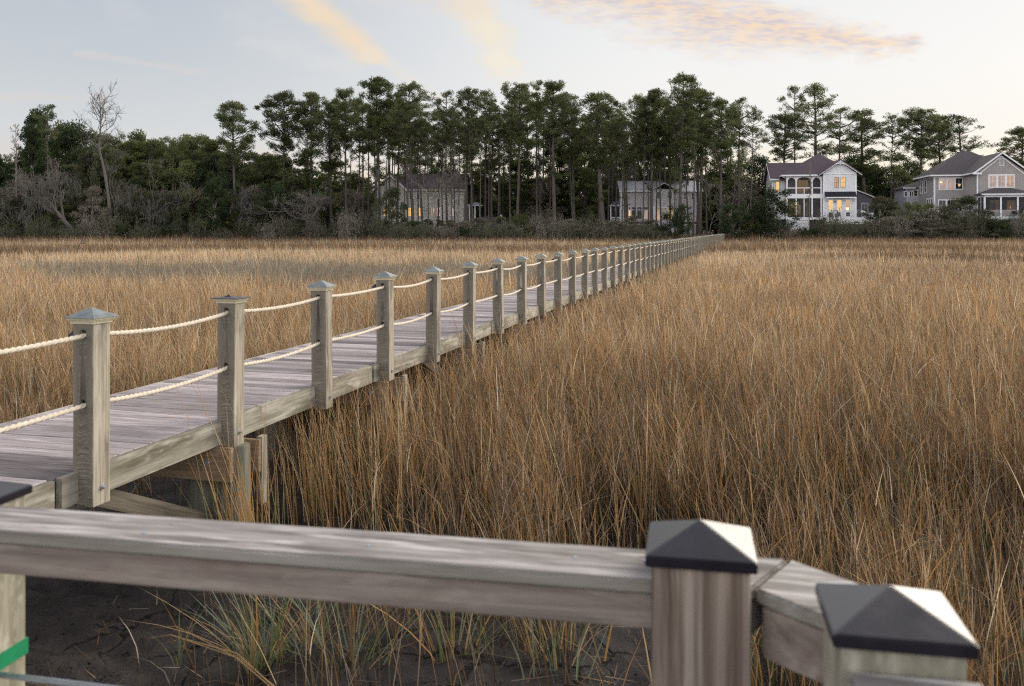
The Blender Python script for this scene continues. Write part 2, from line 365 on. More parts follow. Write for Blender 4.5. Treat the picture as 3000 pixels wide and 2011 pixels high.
# ------------------------------------------------------------------ ground
TH = math.atan2(706, F)                          # heading of the boardwalk
dvec = Vector((math.sin(TH), math.cos(TH), 0)); rvec = Vector((math.cos(TH), -math.sin(TH), 0))
def bw_drop(t): return -.0034 * max(0.0, t - 13.0)
def land(x, y):
    s = smooth(115.5 + 1.5 * np.sin(x * .13), 123, y)
    return s * .75 + smooth(123, 150, y) * .35
def build_ground():
    xs = np.unique(np.concatenate([-np.geomspace(5, 3000, 34)[::-1], np.arange(-5, 5.01, .05), np.geomspace(5, 3000, 34), np.arange(-80, 81, 8.)]))
    ys = np.unique(np.concatenate([-np.geomspace(2, 800, 14)[::-1], np.arange(-2, 4, .5), np.arange(4, 9, .04), np.geomspace(9, 110, 24), np.arange(110, 160, 2.5), np.geomspace(160, 5500, 18)]))
    X, Y = np.meshgrid(xs, ys)
    near = smooth(14, 7, Y) * smooth(9, 5, abs(X)) * smooth(0, 4, Y)
    Z = land(X, Y) + near * ((vnoise(X * 1.1, Y * 1.1, 3) - .5) * .16 + (vnoise(X * 3.1, Y * 3.1, 4) - .5) * .10 + (vnoise(X * 8, Y * 8, 5) - .5) * .055 + (vnoise(X * 17, Y * 17, 6) - .5) * .02) 
    nx, ny = len(xs), len(ys); i = np.arange(nx * ny).reshape(ny, nx)
    q = np.stack([i[:-1, :-1], i[:-1, 1:], i[1:, 1:], i[1:, :-1]], -1).reshape(-1, 4)
    t = NT('marsh_mud')
    pos = t.coords((1, 1, 1), 'World')
    warp = t.n('ShaderNodeTexNoise'); t.L.new(pos, warp.inputs['Vector']); warp.inputs['Scale'].default_value = 3.0; warp.inputs['Detail'].default_value = 5
    wv = t.n('ShaderNodeVectorMath', operation='SCALE'); t.L.new(warp.outputs['Color'], wv.inputs[0]); wv.inputs['Scale'].default_value = .55
    ad = t.n('ShaderNodeVectorMath', operation='ADD'); t.L.new(pos, ad.inputs[0]); t.L.new(wv.outputs[0], ad.inputs[1])
    vo = t.n('ShaderNodeTexVoronoi', feature='DISTANCE_TO_EDGE'); t.L.new(ad.outputs[0], vo.inputs['Vector']); vo.inputs['Scale'].default_value = 1.9
    msk = t.noise(pos, 1.3, 3, .5)
    crack = t.math('MULTIPLY', t.ramp(vo.outputs['Distance'], [(0, (1, 1, 1)), (.045, (0, 0, 0))]), t.ramp(msk, [(.44, (0, 0, 0)), (.58, (1, 1, 1))]))
    n = t.noise(pos, 5, 8, .65); n2 = t.noise(pos, 28, 4, .6)
    pits = t.ramp(t.noise(pos, 17, 2, .5), [(.26, (1, 1, 1)), (.32, (0, 0, 0))])
    mud = t.ramp(n, [(.3, (.017, .0145, .0142)), (.7, (.054, .046, .0445))])
    mud = t.mix(crack, mud, (.006, .005, .005)); mud = t.mix(pits, mud, (.010, .009, .009))
    sep = t.n('ShaderNodeSeparateXYZ'); t.L.new(pos, sep.inputs[0])
    f = t.n('ShaderNodeMapRange'); t.L.new(sep.outputs[1], f.inputs[0]); f.inputs[1].default_value = 108; f.inputs[2].default_value = 120
    dirt = t.ramp(t.noise(pos, .6, 6, .65), [(.3, (.05, .038, .028)), (.7, (.13, .095, .062))])
    c = t.mix(f.outputs[0], mud, dirt)
    h = t.math('SUBTRACT', t.math('ADD', n, t.math('MULTIPLY', n2, .25)), t.math('ADD', t.math('MULTIPLY', crack, .8), t.math('MULTIPLY', pits, .5)))
    t.bump(h, .9, .06)
    me = np_mesh('ground', np.stack([X, Y, Z], -1).reshape(-1, 3), q, np.zeros((0, 3), int), t.done(c, .75, .25))
    me.polygons.foreach_set('use_smooth', [True] * len(me.polygons))
    tag(link('ground', me), kind='structure')
build_ground()

# ------------------------------------------------------------------ boardwalk: deck, fascia, posts, ropes, pilings
T0, SP, NP = 4.446, 1.439, 88
LPOST = -3.70
def build_boardwalk():
    root = empty('boardwalk', (0, 0, 0), -TH)
    tag(root, 'long weathered wooden boardwalk with rope rail on one side crossing the marsh', 'boardwalk')
    tend = T0 + SP * (NP - 1) + .3
    r = random.Random(3)
    # deck planks
    d = MB(); t = -1.2; k = 0
    while t < tend:
        w = .1365; z = 1.10 + bw_drop(t) + r.uniform(-.002, .002)
        j = r.uniform(-.012, .012)
        if t < 26: d.bevbox(-5.17 + j, -3.777, t, t + w, z - .028, z, .004, r.random())
        else: d.box(-5.17 + j, -3.777, t, t + w, z - .028, z, r.random())
        t += w + .009; k += 1
    d.build('deck', M['deck'], root)
    # long stringers under the deck
    for L in (-5.12, -4.45, -3.83):
        s = MB(); t = -1.2
        while t < tend:
            t2 = min(t + 4.0, tend); za, zb = bw_drop(t), bw_drop(t2)
            s.add([(L, t, .92 + za), (L + .04, t, .92 + za), (L + .04, t, 1.07 + za), (L, t, 1.07 + za),
                   (L, t2, .92 + zb), (L + .04, t2, .92 + zb), (L + .04, t2, 1.07 + zb), (L, t2, 1.07 + zb)],
                  [(0, 1, 2, 3), (7, 6, 5, 4), (0, 4, 5, 1), (1, 5, 6, 2), (2, 6, 7, 3), (3, 7, 4, 0)]); t = t2
        s.build('stringer', M['fascia'], root)
    # outer fascia boards on both sides, three post bays long with a gap at each joint
    for side, (x0, x1) in (('outer', (-3.775, -3.735)), ('inner', (-5.21, -5.172))):
        a = T0 - SP * 4
        marks = [T0 + SP * (3 * i) - .26 for i in range(0, 30)]
        prev = -1.2
        for mk in marks + [tend]:
            e = min(mk, tend)
            if e - prev > .3:
                s = MB(); n = max(1, int((e - prev) / 2)); z = r.uniform(-.004, .004)
                for i in range(n):
                    ta, tb = prev + (e - prev) * i / n, prev + (e - prev) * (i + 1) / n
                    za, zb = bw_drop(ta) + z, bw_drop(tb) + z
                    s.add([(x0, ta, .918 + za), (x1, ta, .918 + za), (x1, ta, 1.094 + za), (x0, ta, 1.094 + za),
                           (x0, tb, .918 + zb), (x1, tb, .918 + zb), (x1, tb, 1.094 + zb), (x0, tb, 1.094 + zb)],
                          ([(0, 1, 2, 3)] if i == 0 else []) + ([(7, 6, 5, 4)] if i == n - 1 else []) + [(0, 4, 5, 1), (1, 5, 6, 2), (2, 6, 7, 3), (3, 7, 4, 0)], r.random())
                s.tt = None
                s.build('fascia_board', M['fascia'], root)
            prev = e + .055
            if prev > tend: break
    # --- one post, drilled for the two ropes
    def drilled(detail):
        body = MB().bevbox(-.07, .07, -.07, .07, 0, 1.052, .006)
        me = body.mesh('post', M['post'])
        o = link('post_blank', me)
        cut = bmesh.new()
        for z in (.992, .592):
            mat = Matrix.Translation((0.0, 0, z)) @ Matrix.Rotation(math.pi / 2, 4, 'X')
            bmesh.ops.create_cone(cut, cap_ends=True, segments=detail, radius1=.0225, radius2=.0225, depth=.4, matrix=mat)
        cm = bpy.data.meshes.new('cut'); cut.to_mesh(cm); cut.free(); c = link('cut', cm)
        md = o.modifiers.new('holes', 'BOOLEAN'); md.object = c; md.operation = 'DIFFERENCE'; md.solver = 'EXACT'
        dg = bpy.context.evaluated_depsgraph_get()
        out = bpy.data.meshes.new_from_object(o.evaluated_get(dg)); out.name = 'post'
        bpy.data.objects.remove(o); bpy.data.objects.remove(c)
        return out
    post_me = drilled(20); 
    tm = MB()
    for h, z0, z1 in ((.079, 1.046, 1.060), (.086, 1.060, 1.068), (.093, 1.068, 1.079)): tm.box(-h, h, -h, h, z0, z1)
    trim_me = tm.mesh('cap_trim', M['trim'])
    def pyramid(b, z0, rim, apex, lip=0.0):
        m = MB(); q = [(-b, -b), (b, -b), (b, b), (-b, b)]
        vs = [(x, y, z0) for x, y in q] + [(x, y, z0 + rim) for x, y in q] + [(0, 0, apex)]
        m.add(vs, [(3, 2, 1, 0)] + [(i, (i + 1) % 4, (i + 1) % 4 + 4, i + 4) for i in range(4)] + [(i + 4, (i + 1) % 4 + 4, 8) for i in range(4)]); return m
    cap_me = pyramid(.102, 1.079, .005, 1.137).mesh('cap', M['cap'])
    flat = MB().box(-.104, .104, -.104, .104, 1.079, 1.084); flat.box(-.06, .05, -.05, .06, 1.084, 1.086); flat.add([(-.06, .0, 1.086), (-.01, .02, 1.086), (-.02, .05, 1.086), (-.04, .03, 1.104)], [(0, 1, 2), (0, 1, 3), (1, 2, 3), (2, 0, 3)])
    flat_me = flat.mesh('cap_plate', plain('dark_bare_plate', (.06, .06, .075), .4, .5, .3, scale=30))
    bm_ = MB().tube([(.07, 0, .10), (.075, 0, .10)], .018, 14, smooth=False); bm_.tube([(.075, 0, .10), (.086, 0, .10)], .0115, 6, smooth=False); bm_.tube([(.086, 0, .10), (.096, 0, .10)], .006, 8, smooth=False)
    bolt_me = bm_.mesh('bolt', M['steel'])
    lm = MB(); lm.poly([(-.07, -.045, .965), (-.115, -.045, .945), (-.125, -.045, .975), (-.09, -.045, 1.005), (-.07, -.045, 1.01)], (0, .09, 0))
    light_me = lm.mesh('path_light', M['darkplastic'])
    for k in range(-3, NP - 3):
        t = T0 + SP * k
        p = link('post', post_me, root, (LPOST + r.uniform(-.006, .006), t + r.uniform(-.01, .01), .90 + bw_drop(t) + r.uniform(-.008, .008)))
        p.rotation_euler = (r.uniform(-.012, .012), r.uniform(-.012, .012), r.uniform(-.03, .03))
        if k == 1: link('cap_plate', flat_me, p); p['label'] = 'post whose pyramid cap is missing'
        else: link('cap', cap_me, p)
        link('cap_trim', trim_me, p); link('bolt', bolt_me, p)
        if k % 3 == 0: link('path_light', light_me, p)
    # --- two ropes, twisted from three strands
    for zh in (.992 - .010, .592 - .010):
        path = []; tw = 0.0; ph = []
        for k in range(-3, NP - 4):
            ta, tb = T0 + SP * k, T0 + SP * (k + 1)
            za, zb = bw_drop(ta), bw_drop(tb); n = 330 if k < 6 else (150 if k < 12 else (24 if k < 24 else 6))
            sag = .030 + .012 * math.sin(k * 2.1 + zh)
            for i in range(n):
                s = i / n; path.append((LPOST, ta + (tb - ta) * s, .90 + zh + za + (zb - za) * s - sag * 4 * s * (1 - s))); ph.append((ta + (tb - ta) * s) / .042 * 2 * math.pi)
        path = np.array(path); k = len(path); nseg = 15
        tan = np.gradient(path, axis=0); tan /= np.linalg.norm(tan, axis=1)[:, None]
        x = np.cross(tan, [0, 0, 1]); x /= np.linalg.norm(x, axis=1)[:, None]; y = np.cross(x, tan)
        an = np.arange(nseg) / nseg * 2 * np.pi
        rad = .0140 * (.72 + .36 * abs(np.cos(1.5 * (an[None, :] - np.array(ph)[:, None] / 3 * 1.0))))
        V = path[:, None, :] + x[:, None, :] * (np.cos(an)[None, :] * rad)[:, :, None] + y[:, None, :] * (np.sin(an)[None, :] * rad)[:, :, None]
        i = np.arange(k * nseg).reshape(k, nseg); j = np.roll(i, -1, 1)
        q = np.stack([i[:-1], j[:-1], j[1:], i[1:]], -1).reshape(-1, 4)
        me = np_mesh('rope', V.reshape(-1, 3), q, np.zeros((0, 3), int), M['rope']); me.polygons.foreach_set('use_smooth', [True] * len(me.polygons))
        link('rope', me, root)
    # --- pile bents under the walk
    beam_bolt = MB().tube([(0, 0, 0), (0, -.006, 0)], .022, 14, smooth=False).tube([(0, -.006, 0), (0, -.02, 0)], .013, 6, smooth=False).mesh('beam_bolt', M['steel'])
    for b in range(-1, 42):
        t = T0 + SP * (1 + 2 * b) + .02; z = bw_drop(t)
        if t > tend - 1: break
        cb = MB().bevbox(-5.3, -3.615, t - .165, t - .125, .668 + z, .914 + z, .005, r.random()).build('cross_beam', M['timber'], root)
        link('beam_bolt', beam_bolt, cb, (-3.80, t - .165, .80 + z)); link('beam_bolt', beam_bolt, cb, (-4.95, t - .165, .80 + z))
        MB().bevbox(-5.3, -3.56, t + .125, t + .165, .668 + z, .914 + z, .005, r.random()).build('cross_beam', M['timber'], root)
        for L in (-3.95, -3.69, -5.05) if b == 0 else ((-4.20, -3.72) if b % 2 == 0 else (-5.0, -3.80)):
            MB().tube([(L, t, -1.0), (L, t, .2), (L, t, .90 + z)], [.118, .116, .114], 16, r.random()).build('piling', M['pile'], root)
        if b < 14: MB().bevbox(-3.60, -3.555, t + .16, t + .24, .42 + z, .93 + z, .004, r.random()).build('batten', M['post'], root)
        if b in (0, 2, 4):
            pa, pb = Vector((-3.89, t - 1.42, .95)), Vector((-3.80, t + .4, .12)); o = MB().bevbox(0, (pb - pa).length, -.02, .02, -.06, .06, .004, r.random()).build('brace', M['brace'], root, pa)
            o.rotation_euler = (pb - pa).to_track_quat('X', 'Z').to_euler()
build_boardwalk()

# ------------------------------------------------------------------ the dock corner one stands on
PHI = math.radians(11.2)
def build_dock():
    root = empty('dock_railing', (0, 0, 0), -PHI)
    tag(root, 'blurred grey dock rail with black pyramid capped corner posts, nearest to the viewer', 'railing')
    def plate(pts, z0, z1, name, mat, b=.004):
        bm = bmesh.new(); vs = [bm.verts.new((x, y, z0)) for x, y in pts]; f = bm.faces.new(vs)
        ex = bmesh.ops.extrude_face_region(bm, geom=[f]); bmesh.ops.translate(bm, verts=[v for v in ex['geom'] if isinstance(v, bmesh.types.BMVert)], vec=(0, 0, z1 - z0))
        bmesh.ops.recalc_face_normals(bm, faces=bm.faces[:]); bmesh.ops.bevel(bm, geom=bm.edges[:], offset=b, segments=2, affect='EDGES')
        bm.verts.index_update(); mb = MB(); mb.add([v.co.copy() for v in bm.verts], [[v.index for v in f.verts] for f in bm.faces], random.random()); bm.free()
        return mb.build(name, mat, root)
    zt = CAMZ - .525
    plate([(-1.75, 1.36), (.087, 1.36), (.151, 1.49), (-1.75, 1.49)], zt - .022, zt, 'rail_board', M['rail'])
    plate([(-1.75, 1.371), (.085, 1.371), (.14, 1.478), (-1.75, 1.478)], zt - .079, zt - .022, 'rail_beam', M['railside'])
    e = (.743, -.669); n = (.669, .743)
    def q(s, o): return (e[0] * s + n[0] * o, e[1] * s + n[1] * o)
    sc = MB(); 
    for a_, c_ in ((-.92, 1.40), (-.90, 1.455), (-.52, 1.415), (-.18, 1.43), (-.07, 1.44), (.02, 1.39)): sc.tube([(a_, c_, zt), (a_, c_, zt + .0012)], .0042, 10, smooth=False)
    sc.build('screw', M['steel'], root)
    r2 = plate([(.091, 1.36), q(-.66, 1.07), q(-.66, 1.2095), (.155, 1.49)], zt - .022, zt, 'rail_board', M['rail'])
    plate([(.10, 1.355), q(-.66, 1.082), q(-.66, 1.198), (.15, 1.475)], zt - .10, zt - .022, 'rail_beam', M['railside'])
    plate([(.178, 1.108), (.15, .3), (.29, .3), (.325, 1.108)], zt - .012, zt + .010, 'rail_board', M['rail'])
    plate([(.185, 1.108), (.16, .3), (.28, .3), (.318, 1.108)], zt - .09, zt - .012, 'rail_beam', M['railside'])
    def post(a, c, zrim, zb, mat, name='corner_post'):
        p = MB().bevbox(-.07, .07, -.07, .07, zb - zrim, 0.012, .008, random.random()).build(name, mat, root, (a, c, zrim))
        b = .0785; bm = bmesh.new()
        vs = [bm.verts.new((x * b, y * b, z)) for z in (0, .016) for x, y in ((-1, -1), (1, -1), (1, 1), (-1, 1))] + [bm.verts.new((0, 0, .049))]
        for f in [(3, 2, 1, 0)] + [(i, (i + 1) % 4, (i + 1) % 4 + 4, i + 4) for i in range(4)] + [(i + 4, (i + 1) % 4 + 4, 8) for i in range(4)]: bm.faces.new([vs[i] for i in f])
        bmesh.ops.bevel(bm, geom=bm.edges[:], offset=.0016, segments=2, affect='EDGES'); bm.verts.index_update()
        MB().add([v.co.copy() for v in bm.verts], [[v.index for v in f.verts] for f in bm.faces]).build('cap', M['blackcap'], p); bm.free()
        return p
    post(.0135, 1.3915, CAMZ - .489, 1.0, M['dockpost'])
    post(.2405, 1.181, CAMZ - .489, 1.0, M['dockpost_green'])
    c = post(-1.41, 1.56, CAMZ - .547, -.5, M['dockpost_green'])
    zz = 1.641 - (CAMZ - .547)
    t = MB()
    for x0, x1, y0, y1 in ((-.0725, .0725, -.0725, -.0702), (-.0725, .0725, .0702, .0725), (.0702, .0725, -.0702, .0702), (-.0725, -.0702, -.0702, .0702)): t.box(x0, x1, y0, y1, zz - .016, zz + .016)
    t.build('tape', M['tape'], c)
    MB().tube([(-1.34, 1.54, 1.625), (-.6, 1.54, 1.617), (.1, 1.54, 1.621)], .006, 8).build('cable', M['steel'], root)
    s = MB(); a = -3.2; r = random.Random(8)
    while a < .55: s.bevbox(a, a + .14, -1.6, 1.44 if a < .1 else 1.0, 1.065, 1.094, .004, r.random()); a += .146
    s.build('dock_floor', wood('dock_floor_wood', (.22, .185, .205), (.41, .365, .395), 'y', rand=False), root)
build_dock()

# ------------------------------------------------------------------ marsh grass
PAL = {'dark': (.125, .088, .055), 'straw': (.68, .51, .31), 'tan': (.48, .318, .165), 'orange': (.44, .235, .075), 'brown': (.225, .135, .072), 'grey': (.30, .262, .205),
       'green': (.16, .19, .075), 'pale': (.66, .56, .44), 'mauve': (.28, .21, .165), 'blue': (.19, .23, .16)}
PN = list(PAL); PV = np.array([PAL[k] for k in PN])
def blades(x, y, z0, h, az, lean, curve, w, col, segs, rng, tipmix=.2, basecol=None):
    """tapering strips; returns verts, quads, tris, colours"""
    n = len(x); dirx, diry = np.cos(az), np.sin(az); sa = az + np.pi / 2 + rng.uniform(-.9, .9, n); sx, sy = np.cos(sa), np.sin(sa)
    V = []; C = []
    for k in range(segs + 1):
        s = k / segs; off = (lean * s + curve * s * s) * h; up = h * (s - .25 * curve * curve * s * s * s)
        px, py, pz = x + dirx * off, y + diry * off, z0 + up
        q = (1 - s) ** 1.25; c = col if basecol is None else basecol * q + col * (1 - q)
        if k < segs:
            ww = w * (1 - .75 * s ** 1.4) / 2
            V += [np.stack([px - sx * ww, py - sy * ww, pz], -1), np.stack([px + sx * ww, py + sy * ww, pz], -1)]; C += [c, c]
        else: V.append(np.stack([px, py, pz], -1)); C.append(c)
    m = 2 * segs + 1; V = np.stack(V, 1).reshape(-1, 3); C = np.stack(C, 1).reshape(-1, 3)
    b = (np.arange(n) * m)[:, None]
    Q = np.concatenate([b + np.array([[2 * k, 2 * k + 1, 2 * k + 3, 2 * k + 2]]) for k in range(segs - 1)]) if segs > 1 else np.zeros((0, 4), int)
    T = b + np.array([[2 * segs - 2, 2 * segs - 1, 2 * segs]])
    return V, Q, T, C
def grassmat():
    t = NT('marsh_grass_blade'); c = t.attr('Col', 'Color')
    n = t.noise(t.coords((1.7, 1.7, .5), 'World'), 1, 4, .6)
    k = t.math('ADD', t.math('MULTIPLY', n, .5), .75)
    x = t.n('ShaderNodeVectorMath', operation='SCALE'); t.L.new(c, x.inputs[0]); t.L.new(k, x.inputs['Scale'])
    t.done(x.outputs[0], .65, .25)
    tr = t.n('ShaderNodeBsdfTranslucent'); t.L.new(x.outputs[0], tr.inputs[0])
    ms = t.n('ShaderNodeMixShader'); ms.inputs[0].default_value = .3
    t.L.new(t.b.outputs[0], ms.inputs[1]); t.L.new(tr.outputs[0], ms.inputs[2]); t.L.new(ms.outputs[0], t.out.inputs[0]); return t.m
M['grass'] = grassmat()
def bwL(x, y): return x * math.cos(TH) - y * math.sin(TH)
def zones(x, y, rng):
    """plant mix (weights over PN), height factor, grey-patch factor at each place"""
    n = len(x); L = bwL(x, y)
    n1 = vnoise(x * .25, y * .12, 1); n2 = vnoise(x * .9, y * .5, 2); n3 = vnoise(x * .07 + 3, y * .05, 7); nf = vnoise(x * .05, y * .12, 9)
    left = smooth(-3.6, -5.2, L)
    W = np.zeros((n, len(PN))); g = lambda k: PN.index(k)
    nr = smooth(15, 6.5, y); W[:, g('tan')] = 1.0; W[:, g('straw')] = .55 + .5 * n1 + .5 * left - .25 * nr; W[:, g('orange')] = .95 * smooth(42, 9, y) + .15; W[:, g('brown')] = .85 - .4 * n1 + 1.5 * nr; W[:, g('dark')] = 1.5 * nr; W[:, g('mauve')] = .35; md = smooth(9, 15, y) * smooth(60, 30, y); W[:, g('straw')] += .6 * md; W[:, g('mauve')] += .2 * md; W[:, g('pale')] += .12 * md
    W[:, g('grey')] = .25; W[:, g('pale')] = .12; W[:, g('green')] = .22 * smooth(26, 7, y); W[:, g('blue')] = .10 * smooth(14, 5, y)
    # paler straw beyond 35 m
    far = smooth(30, 60, y); W[:, g('straw')] += 1.5 * far; W[:, g('pale')] += .5 * far; W[:, g('orange')] *= 1 - .6 * far; W[:, g('brown')] *= 1 - .3 * far
    # grey-leaved patch across the field on the far side of the walk
    e = 4 * (vnoise(x * .30, y * .1 + 7, 5) - .5)
    gp = smooth(29 + e, 30 + e, y) * smooth(49 + 3 * e, 43 + 3 * e, y) * smooth(-.52, -.44, x / y + .10 * (n1 - .5) + .004 * (y - 30)) * smooth(.16, .0, x / y - .0045 * (y - 30)) * left * smooth(.20, .42, n2 * .5 + n1 * .5 + .1)
    gp = np.clip(gp * 1.3, 0, 1)
    W[:, g('grey')] += 6 * gp; W[:, g('blue')] += .7 * gp; W[:, g('brown')] += .8 * gp
    for q in ('straw', 'tan', 'orange', 'pale'): W[:, g(q)] *= 1 - .92 * gp
    # tall brown band near the far shore, broken edge
    e2 = 20 * (vnoise(x * .045, y * .0 + 1.5, 12) - .5) + 7 * (vnoise(x * .20, y * .02, 14) - .5)
    band = smooth(64 + e2, 65 + e2, y) * (1 - .80 * smooth(76 + e2, 92 + e2, y)) + .7 * smooth(104 + .4 * e2, 105 + .4 * e2, y)
    e3 = 10 * (vnoise(x * .09 + 4, y * .0 + 2.5, 17) - .5)
    band = np.maximum(band, smooth(46 + e3, 47 + e3, y) * smooth(58 + e3, 50 + e3, y) * smooth(.52, .66, vnoise(x * .06 + 9, y * .06, 19)) * 1.1)
    band = np.clip(band, 0, 1) * (.70 + .30 * smooth(.3, .6, nf))
    W[:, g('brown')] += 5 * band; W[:, g('dark')] += 3.5 * band
    for q in ('straw', 'pale', 'tan'): W[:, g(q)] *= 1 - .85 * band
    # redder and darker on the open side at the field's far right
    rr = smooth(1, 12, x - .25 * y) * (1 - left) * smooth(18, 26, y); W[:, g('brown')] += 1.0 * rr; W[:, g('mauve')] += .5 * rr
    hf = 1 + .22 * (n2 - .5) + .25 * (n3 - .5) - .06 * gp + .36 * band
    W /= W.sum(1, keepdims=True)
    return W, hf, gp
def pick(W, rng):
    c = W.cumsum(1); u = rng.random((len(W), 1)); return PV[(u > c).sum(1).clip(0, len(PN) - 1)]
def build_grass():
    rng = np.random.default_rng(21); VV, QQ, TT, CC = [], [], [], []; base = 0
    def push(a):
        nonlocal base
        V, Q, T, C = a; VV.append(V); QQ.append(Q + base); TT.append(T + base); CC.append(C); base += len(V)
    for y0, y1, dens, w0, w1, segs, hh in ((4.2, 8, 560, .0055, .0095, 4, .82), (8, 14, 430, .0075, .012, 3, .82), (14, 24, 250, .011, .017, 3, .80), (24, 42, 120, .017, .026, 2, .80), (42, 75, 46, .03, .045, 2, .80), (75, 124, 26, .05, .07, 1, .80)):
        area = .566 * 1.16 * (y1 ** 2 - y0 ** 2) + 4 * (y1 - y0); n = int(area * dens)
        u = rng.random(n); yy = np.sqrt(y0 ** 2 + u * (y1 ** 2 - y0 ** 2)); xx = rng.uniform(-1, 1, n) * (.566 * 1.16 * yy + 2)
        # gather into loose clumps
        cl = min(.35, .05 + yy.mean() * .004)
        xx += (vnoise(xx * 2.3, yy * 2.3, 31) - .5) * cl * 1.6; yy += (vnoise(xx * 2.3 + 9, yy * 2.3, 32) - .5) * cl * 1.6
        W, hf, gp = zones(xx, yy, rng); L = bwL(xx, yy)
        keep = np.ones(n)
        bare = smooth(8.6, 6.6, yy)                                   # the open mud bank by the dock
        edge = xx + .5 * (vnoise(xx * .9, yy * .9, 41) - .5) * 2
        cover = smooth(-1.55, -.35, edge - .30 * (yy - 6.3)) 
        cover *= np.where(yy < 6.6, np.clip(smooth(4.9, 6.7, yy + .9 * (vnoise(xx * 1.1, yy * 1.1, 43) - .5)) * .80 + .16 + .9 * smooth(.6, 1.9, edge), 0, 1), 1)
        keep *= 1 - bare * (1 - cover)
        tuft = smooth(.35, .62, vnoise(xx * 3.2, yy * 3.2, 44)); keep *= 1 - smooth(9.5, 6.0, yy) * (1 - tuft) * .75; gap = smooth(.30, .12, vnoise(xx * 1.4, yy * .9, 47)); keep *= 1 - .8 * gap * smooth(26, 12, yy)
        under = (L > -5.25) & (L < -3.62); under = under | ((L > -6.1) & (L < -3.62) & (yy < 11)); keep *= np.where(under, .10, 1)
        nearwalk = smooth(.9, .0, np.abs(L + 3.35)) * smooth(13, 8, yy); keep *= 1 - .72 * nearwalk
        k = rng.random(n) < keep; xx, yy, W, hf, L, under = xx[k], yy[k], W[k], hf[k], L[k], under[k]; n = len(xx)
        h = hh * hf * rng.normal(1, .17, n).clip(.45, 1.6); h = np.where(rng.random(n) < .06, h * 1.25, h)
        h = np.where(under, np.minimum(h, .6), h); h *= 1 - .25 * smooth(7.5, 5.5, yy)
        az = np.where(rng.random(n) < .58, rng.normal(math.pi * .96, .75, n), rng.uniform(0, 2 * np.pi, n))
        col = pick(W, rng) * np.exp(rng.normal(-.06, .24, (n, 1))).clip(.5, 1.55) * (.72 + .56 * (.55 * vnoise(xx * .5, yy * .22, 51) + .45 * vnoise(xx * 1.5, yy * .8, 52)))[:, None]; z0 = land(xx, yy) - .02
        lean = np.abs(rng.normal(.10, .12, n)); curve = np.abs(rng.normal(.05, .12, n)); broken = rng.random(n) < .05; lean = np.where(broken, lean + .6, lean)
        bc = None
        if y1 <= 24: bc = col * .22 + np.array([.045, .036, .016]) * rng.random((n, 1)) * 1.3   # stems turn darker and browner towards the base
        push(blades(xx, yy, z0, h, az, lean, curve, rng.uniform(w0, w1, n) * np.where(rng.random(n) < .10, 1.7, 1.0), col, segs, rng, basecol=bc))
        if y1 <= 42:                                                 # leaves that leave the stem part way up and arch over
            m = int(n * .8); i = rng.integers(0, n, m); s = rng.uniform(.15, .75, m)
            off = (lean[i] * s + curve[i] * s * s) * h[i]; bx, by = xx[i] + np.cos(az[i]) * off, yy[i] + np.sin(az[i]) * off
            cc = pick(W[i], rng) * rng.uniform(.7, 1.2, (m, 1)); hl = h[i] * rng.uniform(.25, .5, m)
            push(blades(bx, by, z0[i] + h[i] * s, hl, rng.uniform(0, 2 * np.pi, m), np.abs(rng.normal(.25, .25, m)), np.abs(rng.normal(.40, .42, m)).clip(0, 1.5), rng.uniform(w0, w1, m) * .8, cc, min(segs, 3), rng))
    # tall orange stems beside the near pile bent, and taller loose stems along the walk
    def extra(n, cx, cy, sx, sy, hlo, hhi, names, w):
        x = rng.normal(cx, sx, n); y = rng.normal(cy, sy, n); W = np.zeros((n, len(PN)))
        for k, v in names.items(): W[:, PN.index(k)] = v
        W /= W.sum(1, keepdims=True); h = rng.uniform(hlo, hhi, n)
        push(blades(x, y, np.zeros(n) - .02, h, rng.normal(2.6, .8, n), np.abs(rng.normal(.14, .1, n)), np.abs(rng.normal(.08, .1, n)), rng.uniform(.006, .011, n), pick(W, rng) * rng.uniform(.85, 1.25, (n, 1)), 4, rng))
    p = D(572, 1180, 6.25); extra(70, p.x, 6.3, .10, .12, .6, 1.15, {'orange': 3, 'tan': 1, 'green': 1.0}, .008)
    p = D(560, 1100, 6.3); extra(9, p.x, 6.35, .12, .10, 1.25, 1.75, {'tan': 2, 'orange': 1}, .008)
    for xd, yd, Y, n in ((720, 1180, 7.6, 60), (800, 1180, 7.8, 80), (860, 1150, 8.2, 90), (690, 1090, 8.4, 40), (930, 1160, 8.4, 90), (960, 1000, 10.5, 70), (860, 1000, 9.8, 30)):
        p = D(xd, yd, Y); extra(n, p.x, Y, .22, .25, .65, 1.25, {'tan': 2, 'orange': 1.6, 'straw': 1, 'green': .6, 'brown': .6}, .008)
    # dead stems and wrack lying flat on the mud
    n = 900; y = rng.uniform(4.4, 9, n); x = rng.uniform(-2.6, 2.8, n); hl = rng.uniform(.05, .30, n) * np.where(rng.random(n) < .1, 2, 1); W = np.zeros((n, len(PN)))
    for k, v in (('dark', 3), ('brown', 3), ('mauve', 2), ('tan', 1), ('pale', .5)): W[:, PN.index(k)] = v
    W /= W.sum(1, keepdims=True); V, Q, T, C = blades(x, y, np.zeros(n), hl, rng.uniform(0, 6.28, n), np.ones(n), np.zeros(n), rng.uniform(.004, .010, n), pick(W, rng) * rng.uniform(.6, 1.1, (n, 1)), 2, rng)
    V[:, 2] = np.abs(V[:, 2]) * .12 + .05 + .03 * vnoise(V[:, 0] * 1.1, V[:, 1] * 1.1, 3); push((V, Q, T, C))
    n = 110; t = rng.uniform(7, 40, n); Lx = rng.uniform(-3.4, -2.6, n); x = t * math.sin(TH) + Lx * math.cos(TH); y = t * math.cos(TH) - Lx * math.sin(TH)
